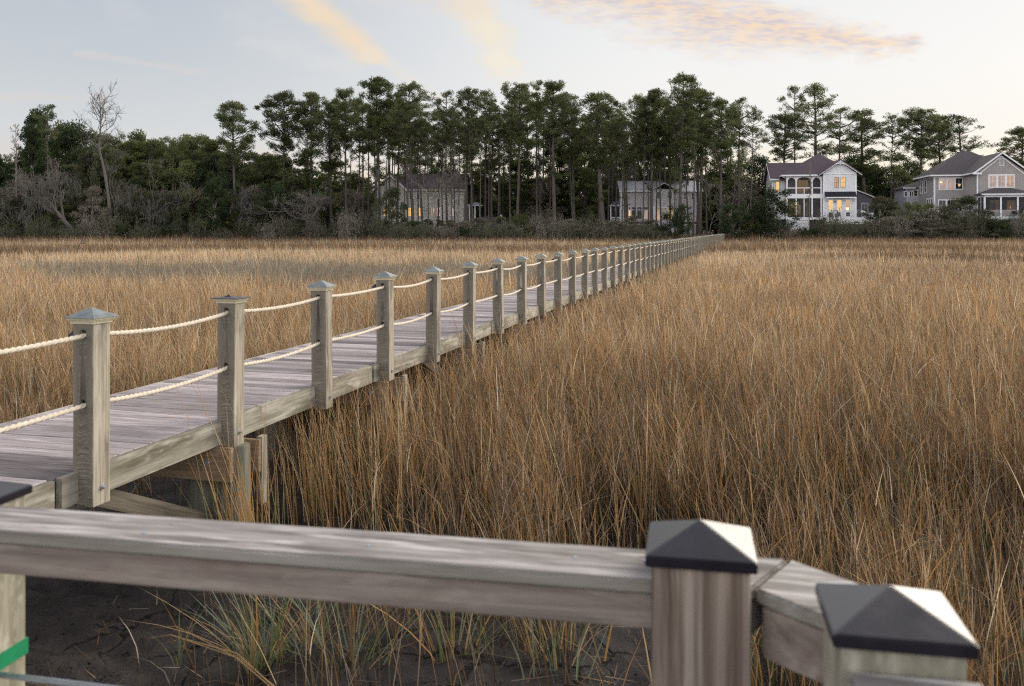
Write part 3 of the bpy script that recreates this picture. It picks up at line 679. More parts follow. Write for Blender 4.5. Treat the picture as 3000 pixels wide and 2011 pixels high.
    push(blades(x, y, np.zeros(n), rng.uniform(.95, 1.3, n), rng.normal(2.8, .9, n), np.abs(rng.normal(.1, .12, n)), np.abs(rng.normal(.1, .1, n)), .007 + .0004 * t, np.tile(PAL['straw'], (n, 1)) * rng.uniform(.7, 1.1, (n, 1)), 3, rng))
    me = np_mesh('marsh_grass', np.concatenate(VV), np.concatenate(QQ), np.concatenate(TT), M['grass'], col=np.concatenate(CC))
    tag(link('marsh_grass', me), kind='stuff')
    print('grass verts', base)
build_grass()

def build_tufts():
    rng = np.random.default_rng(5)
    def tuft(loc, n, hlo, hhi, names, label, spread=.05, lean=.45):
        W = np.zeros((n, len(PN)))
        for k, v in names.items(): W[:, PN.index(k)] = v
        W /= W.sum(1, keepdims=True)
        x = rng.normal(0, spread, n); y = rng.normal(0, spread, n); az = np.arctan2(y, x) + rng.normal(0, .5, n)
        V, Q, T, C = blades(x, y, np.zeros(n) - .03, rng.uniform(hlo, hhi, n), az, np.abs(rng.normal(lean, .25, n)), np.abs(rng.normal(.35, .25, n)).clip(0, 1), rng.uniform(.007, .013, n), pick(W, rng) * rng.uniform(.85, 1.3, (n, 1)), 5, rng)
        o = link('grass_tuft', np_mesh('grass_tuft', V, Q, T, M['grass'], col=C), None, loc); tag(o, label, 'grass tuft', 'grass tufts on the mud')
    G = {'green': 3, 'blue': 3, 'tan': .8, 'orange': .7}
    def at(xs, ys): Y = 2.5 * F / (ys - 666); return ((xs - 1500) / F * Y, Y, 0)
    tuft(at(772, 1955), 75, .35, .62, G, 'large green grass tuft arching out of the cracked mud below the dock rail')
    tuft(at(522, 1935), 9, .18, .32, {'green': 1, 'blue': 1, 'tan': .5}, 'small lone sprig of grass on the bare cracked mud', .015, .2)
    tuft(at(905, 1915), 45, .35, .6, G, 'green tuft close to the right of the largest mud tuft', .05)
    tuft(at(1025, 1960), 40, .35, .62, G, 'wispy green and tan tuft under the middle of the dock rail', .07, .3)
    tuft(at(1330, 1950), 40, .4, .7, G, 'upright pale green tuft under the dock rail, between the wispy one and the striped post', .07, .25)
    tuft(at(1640, 1960), 50, .4, .75, G, 'dense tuft rising just left of the striped corner post', .09, .22)
    tuft(at(2270, 2010), 30, .35, .7, G, 'green blades showing in the gap between the two black capped posts', .06, .3)
    # bent dry stalks lying over the mud
    a = Vector(at(420, 1888)); b = Vector(at(700, 2030)); c = Vector(at(880, 2080))
    s = MB()
    for k in range(3):
        o = Vector((random.uniform(-.02, .02), random.uniform(-.02, .02), 0)); s.tube([c + o, b + o + Vector((0, 0, .17 + .02 * k)), a.lerp(b, .3 + .1 * k) + o * 3 + Vector((.0, 0, .16)), a.lerp(b, .14 * k) + o * 4 + Vector((0, 0, .07))], [.004, .0035, .003, .001], 5)
    st = s.build('dry_stalk', M['grass']); 
    me = st.data; at_ = me.attributes.new('Col', 'FLOAT_COLOR', 'POINT'); at_.data.foreach_set('color', list((.50, .33, .16, 1)) * len(me.vertices))
    tag(st, 'bent dry orange stalk lying across the bare mud', 'stalk')
build_tufts()

# ------------------------------------------------------------------ houses
def siding(name, color, board=.16, axis='z', depth=.35):
    t = NT(name)
    co = t.n('ShaderNodeTexCoord'); sp = t.n('ShaderNodeSeparateXYZ'); t.L.new(co.outputs['Object'], sp.inputs[0])
    u = {'z': sp.outputs[2], 'x': t.math('ADD', sp.outputs[0], sp.outputs[1])}[axis]
    f = t.math('FRACT', t.math('DIVIDE', u, board))
    n = t.noise(t.coords((1.2, 1.2, 1.2)), 1, 5, .6)
    c = t.ramp(n, [(.3, tuple(a * .88 for a in color)), (.7, tuple(min(.85, a * 1.06) for a in color))])
    t.bump(f, depth, .03); return t.done(c, .75, .2)
M['white_paint'] = plain('white_paint', (.83, .835, .86), .6, .3, var=.04, scale=.6)
M['siding_white'] = siding('white_shingle_siding', (.77, .78, .81))
M['batten_white'] = siding('white_board_and_batten', (.78, .79, .81), .3, 'x')
M['siding_grey'] = siding('grey_board_and_batten', (.37, .345, .335), .32, 'x')
M['siding_grey_lap'] = siding('grey_lap_siding', (.37, .35, .345), .17)
M['siding_lilac'] = siding('pale_lilac_lap_siding', (.46, .45, .52), .17)
M['siding_cream'] = siding('cream_lap_siding', (.64, .62, .565), .18)
M['siding_palegrey'] = siding('pale_grey_siding', (.54, .52, .53), .35, 'x')
M['siding_dark'] = siding('dark_grey_siding', (.115, .11, .125), .2)
def shingles(name, col):
    t = NT(name); n = t.noise(t.coords((7, 7, 7), 'World'), 1, 3, .75); n2 = t.noise(t.coords((.5, .5, .5), 'World'), 1, 3, .5)
    c = t.ramp(n, [(.3, tuple(a * .62 for a in col)), (.7, tuple(a * 1.35 for a in col))]); t.bump(n, .6, .04); return t.done(c, .9, .15)
M['roof_plum'] = shingles('plum_roof_shingles', (.105, .082, .098))
M['roof_grey'] = shingles('charcoal_roof_shingles', (.098, .088, .095))
M['roof_metal'] = plain('pale_metal_roof', (.42, .42, .47), .45, .5, .3, var=.1, scale=.8)
M['roof_dark'] = plain('dark_metal_roof', (.02, .02, .028), .5, .4, .2, var=.2, scale=.5)
M['sash'] = plain('black_window_sash', (.02, .02, .022), .5, .4)
def glass(name, lit=None, strength=1.0, dark=(.012, .012, .016), scale=.9, thresh=(.35, .65)):
    t = NT(name)
    if lit:
        oi = t.n('ShaderNodeObjectInfo'); cm = t.n('ShaderNodeCombineXYZ')
        for i in range(3): t.L.new(t.math('MULTIPLY', oi.outputs['Random'], 40 + 7 * i), cm.inputs[i])
        v = t.coords((scale, scale, scale * .8), 'World', offs=cm.outputs[0])
        n = t.noise(v, 1, 3, .5)
        c = t.ramp(n, [(thresh[0], tuple(a * .22 for a in lit)), ((thresh[0] + thresh[1]) / 2, tuple(a * .72 for a in lit)), (thresh[1], lit)])
        t.L.new(c, t.b.inputs['Emission Color']); t.b.inputs['Emission Strength'].default_value = strength
    return t.done(dark, .12, .5)
M['lit'] = glass('lit_window_glass', (.95, .56, .19), .95, thresh=(.22, .48))
M['lit_dim'] = glass('dim_lit_window_glass', (.62, .38, .22), .85, thresh=(.3, .6))
M['lit_pink'] = glass('dusky_lit_window_glass', (.42, .29, .235), .95, thresh=(.2, .5))
M['glass'] = glass('dark_window_glass')
M['lit_lamp'] = plain('glowing_lamp', (.9, .6, .2)); 
M['lit_lamp'].node_tree.nodes['Principled BSDF'].inputs['Emission Color'].default_value = (1, .68, .25, 1); M['lit_lamp'].node_tree.nodes['Principled BSDF'].inputs['Emission Strength'].default_value = 2.2
def screenmat():
    t = NT('insect_screen'); t.done((.05, .048, .055), .7, .2); t.b.inputs['Alpha'].default_value = .62; return t.m
M['screen'] = screenmat()

class House:
    def __init__(s, name, label, x, y, yaw, gz=1.0, cat='house', group=None):
        s.o = empty(name, (x, y, gz), -math.radians(yaw)); s.g = gz; tag(s.o, label, cat, group); s.X, s.Y, s.c, s.s = x, y, math.cos(math.radians(yaw)), math.sin(math.radians(yaw))
    def lx(s, xs, y):
        u = (xs - 1500) / F; return (u * (s.Y + y * s.c) - s.X - y * s.s) / (s.c + u * s.s)
    def lz(s, ys, x, y):
        return CAMZ - (ys - 666) / F * (s.Y - x * s.s + y * s.c)
    def fix(s, mb):
        mb.v = [(a, b, c - s.g) for a, b, c in mb.v]; return mb
    def part(s, name, mb, mat, parent=None): return s.fix(mb).build(name, M[mat] if isinstance(mat, str) else mat, parent or s.o)
    def window(s, x0, x1, z0, z1, y, pane, cols=2, rows=2, fw=.09, mat='white_paint', sash=None, side=None, name='window', parent=None, out=.05):
        """window on a wall facing -y at depth y, or with side=x on a wall facing -x there (x0,x1 then run along y)"""
        def bx(mb, a0, a1, d0, d1, c0, c1):
            if side is None: mb.box(a0, a1, y - d1, y - d0, c0, c1)
            else: mb.box(side - d1, side - d0, a0, a1, c0, c1)
        f = MB()
        bx(f, x0 - fw, x0, 0, out, z0 - fw, z1 + fw); bx(f, x1, x1 + fw, 0, out, z0 - fw, z1 + fw); bx(f, x0, x1, 0, out, z1, z1 + fw); bx(f, x0, x1, 0, out + .02, z0 - fw, z0)
        w = s.part(name, f, mat, parent)
        g = MB(); m = .035 if sash else .028
        if sash:
            bx(g, x0, x0 + .05, .005, out - .01, z0, z1); bx(g, x1 - .05, x1, .005, out - .01, z0, z1); bx(g, x0 + .05, x1 - .05, .005, out - .01, z0, z0 + .05); bx(g, x0 + .05, x1 - .05, .005, out - .01, z1 - .05, z1)
        for i in range(1, cols): xc = x0 + (x1 - x0) * i / cols; bx(g, xc - m / 2, xc + m / 2, .022, out - .016, z0 + (.05 if sash else 0), z1 - (.05 if sash else 0))
        for j in range(1, rows): zc = z0 + (z1 - z0) * j / rows; bx(g, x0 + (.05 if sash else 0), x1 - (.05 if sash else 0), .0225, out - .0155, zc - m / 2, zc + m / 2)
        if g.v: s.part('sash', g, sash or mat, w)
        p = MB(); bx(p, x0 + .002, x1 - .002, .004, .02, z0 + .002, z1 - .002); s.part('pane', p, pane, w)
        return w
    def gable_roof(s, ex0, ex1, y0, y1, ze, zr, along, th=.14, name='roof', mat='roof_plum'):
        """gable roof with eaves at ex0, ex1; ridge runs along 'y' (or 'x': eaves at y0, y1)"""
        r = MB()
        if along == 'y':
            xm = (ex0 + ex1) / 2
            for a in (ex0, ex1): r.poly([(a, y0, ze), (xm, y0, zr), (xm, y0, zr - th * 1.25), (a, y0, ze - th * 1.25)], (0, y1 - y0, 0))
        else:
            ym = (y0 + y1) / 2
            for a in (y0, y1): r.poly([(ex0, a, ze), (ex0, ym, zr), (ex0, ym, zr - th * 1.25), (ex0, a, ze - th * 1.25)], (ex1 - ex0, 0, 0))
        return s.part(name, r, mat)
    def hip_roof(s, x0, x1, y0, y1, ze, ridge, th=.14, name='roof', mat='roof_plum'):
        (ax, ay, az), (bx, by, bz) = ridge
        v = [(x0, y0, ze), (x1, y0, ze), (x1, y1, ze), (x0, y1, ze), (ax, ay, az), (bx, by, bz), (x0, y0, ze - th), (x1, y0, ze - th), (x1, y1, ze - th), (x0, y1, ze - th)]
        if abs(bx - ax) > abs(by - ay): f = [(0, 1, 5, 4), (1, 2, 5), (2, 3, 4, 5), (3, 0, 4)]
        else: f = [(0, 1, 4), (1, 2, 5, 4), (2, 3, 5), (3, 0, 4, 5)]
        f += [(9, 8, 7, 6), (0, 6, 7, 1), (1, 7, 8, 2), (2, 8, 9, 3), (3, 9, 6, 0)]
        return s.part(name, MB().add(v, f), mat)
    def pent(s, x0, x1, y0, y1, z0, ze, zr, name, mat, along='y'):
        if along == 'y': pts = [(x0, y0, z0), (x1, y0, z0), (x1, y0, ze), ((x0 + x1) / 2, y0, zr), (x0, y0, ze)]; v = (0, y1 - y0, 0)
        else: pts = [(x0, y0, z0), (x0, y1, z0), (x0, y1, ze), (x0, (y0 + y1) / 2, zr), (x0, y0, ze)]; v = (x1 - x0, 0, 0)
        return s.part(name, MB().poly(pts, v), mat)

def white_house():
    h = House('white_house', 'white two storey raised house with plum hip roof, arched screened porch and glowing windows', 44.73, 130, 10)
    k = .00868
    X = lambda z: (z - 1145) * k
    Z = lambda y: 14.078 - .009073 * y
    # walls
    w4 = X(1665)
    h.pent(0, w4, 0, 9, 3.85, 10.2, 11.98, 'wall', 'siding_white')
    h.part('wall', MB().box(-5.0, -.003, 3.2, 9, 3.85, 10.0), 'siding_white')
    h.pent(-6.75, -5.003, 3.0, 12.0, 3.6, 9.7, 12.0, 'wall', 'batten_white', 'x')
    # gable face of board and batten, with its trim band and corner boards
    b = MB(); b.poly([(.15, -.03, 10.33), (w4 - .15, -.03, 10.33), (w4 / 2, -.03, 11.86)], (0, .026, 0))
    for i in range(1, 15): 
        x = .15 + (w4 - .3) * i / 15; zt = 10.33 + (1.5) * (1 - abs(x - w4 / 2) / (w4 / 2)); b.box(x - .025, x + .025, -.05, -.031, 10.33, max(10.36, zt - .1))
    h.part('gable_face', b, 'batten_white')
    t = MB(); t.box(-.02, w4 + .02, -.07, -.002, 10.07, 10.32); t.box(-.03, .17, -.05, -.002, 3.86, 10.068); t.box(w4 - .17, w4 + .03, -.05, -.002, 3.86, 10.068); t.box(w4 + .002, w4 + .05, -.048, .2, 3.86, 10.068)
    h.part('trim', t, 'white_paint')
    # bargeboards and the small truss under the peak
    xm = w4 / 2; e0, e1, zr, ze = -.70, w4 + .72, 12.22, 10.12
    g = MB()
    for a in (e0, e1): g.poly([(a, -.58, ze - .03), (xm, -.58, zr - .03), (xm, -.58, zr - .30), (a, -.58, ze - .28)], (0, .06, 0))
    h.part('bargeboard', g, 'white_paint')
    g = MB(); g.bar((xm - .85, -.56, 11.58), (xm + .85, -.56, 11.58), .07, .09); g.bar((xm, -.565, 11.42), (xm, -.565, 12.1), .07, .10)
    for sgn in (-1, 1): g.bar((xm, -.57, 11.62), (xm + sgn * .42, -.57, 11.9), .06, .07)
    for sgn in (-1, 1):
        for i in range(5):
            a0, a1 = i / 5 * 1.1, (i + 1) / 5 * 1.1
            g.bar((xm + sgn * (.9 - .95 * math.sin(a0)) , -.55, 11.4 - .0 + .22 * (math.sin(a0))), (xm + sgn * (.9 - .95 * math.sin(a1)), -.55, 11.4 + .22 * math.sin(a1)), .05, .06)
    h.part('gable_truss', g, 'white_paint')
    # roofs
    h.hip_roof(-5.75, w4 + .5, .15, 10.8, 10.06, ((.15, 5.2, 13.5), (.15, 6.2, 13.5)))
    h.gable_roof(e0, e1, -.62, 6.2, ze, zr, 'y')
    h.gable_roof(-7.15, -.5, 2.3, 12.7, 9.62, 12.32, 'x')
    f = MB(); f.box(-5.79, -.72, .08, .146, 9.86, 10.08); f.box(-5.82, -5.753, .08, 3.0, 9.86, 10.08); f.box(-7.2, -5.83, 2.22, 2.296, 9.4, 9.62)
    h.part('gutter', f, 'white_paint')
    f = MB(); 
    for yy, zz in ((2.3, 9.62), (12.7, 9.62)): f.poly([(-7.2, yy, zz), (-7.2, 7.5, 12.32), (-7.2, 7.5, 12.1), (-7.2, yy, zz - .22)], (.045, 0, 0))
    h.part('bargeboard', f, 'white_paint')
    d = MB(); d.tube([(-5.6, .12, 9.9), (-5.55, .3, 9.75), (-5.0, .55, 9.55), (-5.0, .6, 9.3), (-5.0, .6, 4.0)], .045, 6); h.part('downpipe', d, 'white_paint')
    # upper pair of windows
    z0, z1 = Z(655), Z(483)
    wf = MB(); wf.box(X(1300), X(1312) - .09, -.045, -.002, Z(668), Z(468)); h.part('window_surround', wf, 'white_paint')
    h.window(X(1312), X(1392), z0, z1, 0, 'lit_dim', 2, 2, .10, 'white_paint', 'sash')
    h.window(X(1417), X(1497), z0, z1, 0, 'lit', 2, 2, .10, 'white_paint', 'sash')
    # awning over the doors
    a = MB(); a.poly([(X(1165), -.004, Z(716)), (X(1165), -.95, Z(795)), (X(1165), -.95, Z(795) - .07), (X(1165), -.004, Z(716) - .1)], (X(1655) - X(1165), 0, 0))
    for i in range(12): x = X(1175) + (X(1645) - X(1175)) * i / 11; a.bar((x, -.01, Z(716) + .02), (x, -.95, Z(795) + .02), .04, .04)
    h.part('awning', a, 'roof_dark')
    br = MB(); br.box(X(1180), X(1645), -.98, -.92, Z(820), Z(803))
    for x in (X(1195), X(1625)): br.bar((x, -.02, Z(880)), (x, -.88, Z(812)), .08, .08); br.box(x - .05, x + .05, -.1, -.003, Z(900), Z(812))
    h.part('awning_bracket', br, 'white_paint')
    # french doors
    for (p0, p1), mt in (((1220, 1303), 'lit'), ((1355, 1440), 'lit'), ((1492, 1578), 'lit_dim')):
        x0, x1 = X(p0), X(p1)
        fr = MB(); fr.box(x0, x0 + .10, -.05, -.002, 3.9, Z(838)); fr.box(x1 - .10, x1, -.05, -.002, 3.9, Z(838)); fr.box(x0 + .10, x1 - .10, -.05, -.002, Z(850), Z(838)); fr.box(x0 + .1, x1 - .1, -.05, -.002, 4.62, 4.86); fr.box(x0 + .1, x1 - .1, -.05, -.002, 3.9, 4.05)
        dd = h.part('french_door', fr, 'white_paint')
        h.part('pane', MB().box(x0 + .1, x1 - .1, -.03, -.003, 4.86, Z(850)), mt, dd); h.part('panel', MB().box(x0 + .1, x1 - .1, -.03, -.003, 4.05, 4.62), 'glass', dd)
    l = MB(); l.tube([(X(1332), -.06, Z(845)), (X(1332), -.16, Z(852)), (X(1332), -.18, Z(868))], .02, 6); l.tube([(X(1332), -.18, Z(866)), (X(1332), -.18, Z(886))], [.04, .13], 10); h.part('wall_lamp', l, 'sash')
    h.part('lamp_glow', MB().box(X(1505), X(1550), -.045, -.031, Z(1010), Z(970)), 'lit_lamp')
    # porch: floors, beams, posts, arches, screens, lit back wall
    px = [X(575), X(722), X(978), X(1122)]
    h.part('porch_floor', MB().box(px[0] - .1, -.004, .62, 3.196, Z(815) + .02, Z(748)), 'white_paint')
    h.part('porch_floor', MB().box(px[0] - .1, -.004, .62, 3.196, 3.6, 3.92), 'white_paint')
    bm = MB(); bm.box(px[0] - .12, -.006, .52, .616, Z(815), Z(746)); bm.box(px[0] - .12, -.006, .52, .616, 3.55, 3.93); bm.box(px[0] - .12, -.006, .52, .68, 9.72, 9.858); h.part('porch_beam', bm, 'white_paint')
    h.part('porch_ceiling', MB().box(px[0], -.006, .69, 3.19, 9.72, 9.80), 'white_paint')
    for i, x in enumerate(px):
        h.part('porch_post', MB().box(x - .10, x + .10, .50, .70, 3.935, Z(816)).box(x - .10, x + .10, .50, .70, Z(745), 9.718), 'white_paint')
    for i in range(3):
        x0, x1 = px[i] + .10, px[i + 1] - .10
        rx = min((x1 - x0) / 2, .62); zt, zs = 9.715, 9.05; sp = MB()
        for sgn, xc, xe in ((-1, x0 + rx, x0), (1, x1 - rx, x1)):
            pts = [(xe, .56, zt)] + [(xc + sgn * rx * math.cos(a), .56, zs + (zt - zs - .04) * math.sin(a)) for a in [j / 8 * math.pi / 2 for j in range(9)]] + [(xc, .56, zt)]
            for j in range(1, 9):
                q = [(xe, .56, zt), pts[j], pts[j + 1]]; sp.poly(q, (0, .08, 0))
            sp.poly([(xe, .56, zt), pts[9], (xc, .56, zt)], (0, .08, 0))
        h.part('arch_trim', sp, 'white_paint')
        ra = MB().box(x0, x1, .54, .64, Z(658), Z(643))
        if i == 1: ra.box((x0 + x1) / 2 - .05, (x0 + x1) / 2 + .05, .54, .64, Z(745), Z(659))
        h.part('porch_rail', ra, 'white_paint')
        h.part('screen', MB().box(x0, x1, .595, .605, Z(744), 9.7), 'screen'); h.part('screen', MB().box(x0, x1, .595, .605, 3.94, Z(817)), 'screen')
        sl = MB()
        for j in range(4): sl.box(x0, x1, .645, .66, Z(822 + j * 14), Z(816 + j * 14))
        h.part('blind', sl, 'white_paint')
        if i == 1: h.part('screen_mullion', MB().box((x0 + x1) / 2 - .06, (x0 + x1) / 2 + .06, .55, .65, 3.936, Z(818)), 'white_paint')
    h.window(X(740), X(960), 7.5, 9.5, 3.19, 'lit', 4, 1, .1, 'siding_white', 'sash')
    h.window(X(640), X(840), 4.1, 6.25, 3.19, 'lit', 3, 1, .1, 'siding_white', 'sash'); h.window(X(870), X(960), 4.1, 6.2, 3.19, 'lit_dim', 2, 1, .1, 'siding_white', 'sash')
    h.part('pendant_lamp', MB().tube([(X(748), 2.2, 6.05), (X(748), 2.2, 5.75)], [.10, .20], 10), 'lit_lamp')
    ch = MB(); ch.box(X(860), X(900), 1.6, 2.1, Z(745), Z(705)); ch.box(X(910), X(945), 1.8, 2.2, Z(745), Z(700)); h.part('porch_chair', ch, 'timber')
    # left wing window
    x0, x1 = h.lx(2200 + 394 / 5.407, 3), h.lx(2200 + 450 / 5.407, 3); z0, z1 = h.lz(430 + 714 / 5.407, -6, 3), h.lz(430 + 552 / 5.407, -6, 3)
    h.window(x0, x1, z0, z1, 3.0, 'lit', 1, 1, .13, 'white_paint', 'sash'); h.window(4.4, 5.3, 7.3, 9.0, 0, 'glass', 2, 2, .1, side=-6.75); h.window(6.6, 7.5, 7.3, 9.0, 0, 'glass', 2, 2, .1, side=-6.75)
    c = MB(); c.box(-6.82, -6.64, 2.95, 2.996, 3.6, 9.66); c.box(-5.2, -5.01, 2.95, 2.996, 3.6, 9.66); h.part('corner_board', c, 'white_paint')
    # raised base with louvred skirting
    h.part('foundation', MB().box(-4.9, w4 - .1, 1.2, 8.8, .8, 3.84).box(-6.6, -4.95, 3.2, 11.5, .8, 3.58), 'siding_dark')
    sk = MB()
    for i in range(13): sk.box(-5.1, -1.9, .56, .60, 1.0 + i * .205, 1.0 + i * .205 + .165)
    for x in (-5.1, -3.5, -1.98): sk.box(x, x + .1, .605, .66, .9, 3.54)
    h.part('skirting', sk, 'white_paint')
    # deck in front of the doors
    h.part('deck', MB().box(-.1, w4 + .5, -2.6, -.06, 3.74, 3.86), 'deck')
    fa = MB()
    for i in range(4): fa.box(-.14, w4 + .54, -2.66, -2.61, 2.92 + i * .24, 2.92 + i * .24 + .215)
    h.part('deck_fascia', fa, 'white_paint')
    for x in (0, w4 / 2 - .25, w4 + .35):
        h.part('deck_post', MB().box(x - .07, x + .07, -2.55, -2.41, .8, 3.738), 'pile')
        h.part('railing_post', MB().box(x - .06, x + .06, -2.58, -2.46, 3.862, 4.86), 'white_paint')
    ra = MB(); ra.box(-.1, w4 + .45, -2.56, -2.48, 4.865, 4.91)
    for i in range(6): ra.tube([(-.05, -2.52, 4.0 + i * .14), (w4 + .4, -2.52, 4.0 + i * .14)], .008, 4)
    h.part('railing_cable', ra, 'steel')
    st = MB(); 
    a, b = Vector((w4 + .5, -1.9, 3.8)), Vector((w4 + 4.6, -1.9, 1.1))
    for yy in (-2.6, -1.3): st.bar(a + Vector((0, yy + 1.9, -.1)), b + Vector((0, yy + 1.9, -.1)), .06, .32); st.bar(a + Vector((0, yy + 1.9, .95)), b + Vector((0, yy + 1.9, .95)), .07, .12)
    for i in range(5):
        p = a.lerp(b, i / 4)
        for yy in (-2.6, -1.3): st.box(p.x - .05, p.x + .05, yy - .05, yy + .05, p.z - .2, p.z + 1.0)
    h.part('stair_rail', st, 'white_paint')
    stp = MB()
    for i in range(14): p = a.lerp(b, (i + .5) / 14); stp.box(p.x - .16, p.x + .16, -2.57, -1.33, p.z - .09, p.z - .04)
    h.part('stair_tread', stp, 'deck')
    sw = MB()
    for i in range(5): sw.box(w4 + .56, w4 + 2.1, -1.25, -1.21, 3.4 + i * .23, 3.4 + i * .23 + .2)
    h.part('stair_screen', sw, 'white_paint')
    pt = MB().box(X(1225), X(1270), -1.4, -1.0, 3.87, 4.25); h.part('deck_planter', pt, 'siding_dark')
    ch = MB().box(X(1310), X(1335), -1.6, -1.2, 3.87, 4.4).box(X(1335), X(1345), -1.6, -1.2, 3.87, 4.9); h.part('deck_chair', ch, 'siding_dark')
white_house()

def grey_house():
    h = House('grey_house', 'large grey board and batten house with charcoal hip roof, front gable and screened porch', 62.54, 134, 10.7)
    X = lambda z, y=0.0: h.lx(2600 + z / 4.9, y)
    def Zy(y_, x=0.0, y=0.0): return h.lz(400 + y_ / 4.9, x, y)
    ze = Zy(560)
    gx0 = X(1285, -6); gx1 = gx0 + 6.3; gm = (gx0 + gx1) / 2
    zge = 10.35; zgr = h.lz(400 + 225 / 4.9, gm, -6)
    h.part('wall', MB().box(0, gx0 + .5, 0, 9, 3.2, ze), 'siding_grey_lap')
    h.pent(gx0, gx1, -6, 4, 3.2, zge - .1, zgr - .38, 'wall', 'siding_grey')
    bt = MB()
    for i in range(1, 17):
        x = gx0 + (gx1 - gx0) * i / 17; zt = zge + (zgr - zge - .5) * (1 - abs(x - gm) / (gm - gx0)); bt.box(x - .02, x + .02, -6.025, -6.001, 6.9, zt)
    h.part('batten', bt, 'siding_grey')
    wl = MB().box(gx1 - .2, gx1 + 5, -5, 6, 3.2, ze); h.part('wall', wl, 'siding_grey')
    # roofs
    h.hip_roof(-.65, gx1 + 2, -.6, 9.6, ze + .06, ((X(1070, 4.5), 4.5, h.lz(400 + 205 / 4.9, 4, 4.5)), (X(1160, 4.5), 4.5, h.lz(400 + 205 / 4.9, 5, 4.5))), mat='roof_grey')
    h.gable_roof(gx0 - .55, gx1 + .55, -6.5, 3.2, zge - .18, zgr, 'y', mat='roof_grey')
    t = MB()
    for a in (gx0 - .58, gx1 + .58): t.poly([(a, -6.56, zge - .20), (gm, -6.56, zgr - .02), (gm, -6.56, zgr - .26), (a, -6.56, zge - .44)], (0, .055, 0))
    for a in (gx0 - .02, gx1 + .02): t.poly([(a, -6.06, zge - .50), (gm, -6.06, zgr - .50), (gm, -6.06, zgr - .70), (a, -6.06, zge - .70)], (0, .055, 0))
    h.part('bargeboard', t, 'white_paint')
    g = MB(); g.box(-.72, gx0 - .6, -.68, -.61, ze - .16, ze + .05); g.box(-.74, -.67, -.68, 9.6, ze - .16, ze + .05); g.box(gx0 - .62, gx0 - .553, -6.5, -.69, zge - .36, zge - .16); g.box(gx0 - .75, gx0 + .45, -6.7, -6.57, zge - .45, zge - .22)
    h.part('gutter', g, 'white_paint')
    fr = MB(); fr.box(.16, gx0 - .004, -.05, -.002, ze - .38, ze - .17); fr.box(-.05, -.002, 0, 9, ze - .38, ze - .17); fr.box(-.06, .15, -.06, -.003, 3.2, ze - .17); fr.box(-.06, -.003, .0, .2, 3.2, ze - .18)
    fr.box(gx0 - .04, gx0 + .13, -6.05, -6.002, 3.2, zge - .45); h.part('trim', fr, 'white_paint')
    # triple windows
    def triple(xa, xb, ya, yb, y, mats, rows=2, x=2.0):
        x0, x1 = X(xa, y), X(xb, y); z1, z0 = h.lz(400 + ya / 4.9, x, y), h.lz(400 + yb / 4.9, x, y); w = (x1 - x0 - .72) / 3
        s = MB(); s.box(x0, x1, y - .035, y - .002, z0 - .0, z0 + .10); s.box(x0, x1, y - .035, y - .002, z1 - .12, z1)
        for i in range(4): xx = x0 + i * (w + .2) - (.0 if i else 0); s.box(max(x0, xx), min(x1, xx + (.12 if i in (0, 3) else .2)), y - .034, y - .0025, z0 + .10, z1 - .12)
        h.part('window_surround', s, 'white_paint')
        for i in range(3):
            a = x0 + .14 + i * (w + .22); h.window(a, a + w, z0 + .14, z1 - .16, y, mats[i], 2, 2, .05)
    triple(735, 1085, 590, 770, 0, ('lit_pink', 'lit_pink', 'glass'))
    triple(725, 1080, 905, 1090, 0, ('glass', 'glass', 'glass'))
    triple(1447, 1825, 548, 740, -6, ('lit_pink', 'lit_pink', 'lit_dim'), x=5)
    h.part('lamp_glow', MB().tube([(X(768), -.05, Zy(664)), (X(768), -.05, Zy(652))], [.16, .13], 10), 'lit_lamp'); h.part('lamp_glow', MB().tube([(X(1030), -.05, Zy(722)), (X(1030), -.05, Zy(690))], [.10, .2], 10), 'lit')
    v0, v1 = X(1617, -6), X(1665, -6); h.window(v0, v1, h.lz(400 + 414 / 4.9, gm, -6), h.lz(400 + 325 / 4.9, gm, -6), -6, 'siding_grey', 1, 1, .08, name='gable_vent')
    # side windows
    for ya, yb in ((1.1, 1.6), (3.8, 4.3)): pass
    for (pa, pb) in ((482, 500), (535, 557)):
        ya = min(np.linspace(0, 9, 90), key=lambda q: abs(1500 + F * (h.X + q * h.s) / (h.Y + q * h.c) - (2600 + pb / 4.9))); yb = min(np.linspace(0, 9, 90), key=lambda q: abs(1500 + F * (h.X + q * h.s) / (h.Y + q * h.c) - (2600 + pa / 4.9)))
        h.window(ya, max(yb, ya + .5), 7.8, 9.6, 0, 'glass', 1, 2, .13, side=0)
    for ya in (1.0, 2.2, 3.4): h.window(ya, ya + .7, 5.3, 6.7, 0, 'glass', 1, 2, .16, side=0)
    for ya in (-4.6, -3.0): h.window(ya, ya + .7, 4.9, 6.6, 0, 'glass', 1, 2, .12, side=gx0)
    # lower rear wing
    wy = 11.0; wx = h.lx(2600 + 262 / 4.9, wy); wz = h.lz(400 + 742 / 4.9, wx, wy); wr = h.lz(400 + 600 / 4.9, wx + 4, wy + 4)
    h.part('wall', MB().box(wx, 4, wy, wy + 8, 2.5, wz), 'siding_lilac')
    h.hip_roof(wx - .45, 5, wy - .5, wy + 8.5, wz + .05, ((wx + 4.2, wy + 4, wr), (3, wy + 4, wr)), mat='roof_grey')
    f = MB().box(wx - .5, -.1, wy - .57, wy - .504, wz - .10, wz + .05); h.part('gutter', f, 'white_paint')
    for i, q in enumerate((245, 290, 320, 375)): 
        a = h.lx(2600 + q / 4.9, wy); h.window(a, a + .55, h.lz(400 + 855 / 4.9, a, wy), h.lz(400 + (800 if i < 3 else 780) / 4.9, a, wy), wy, 'glass', 1, 2, .1)
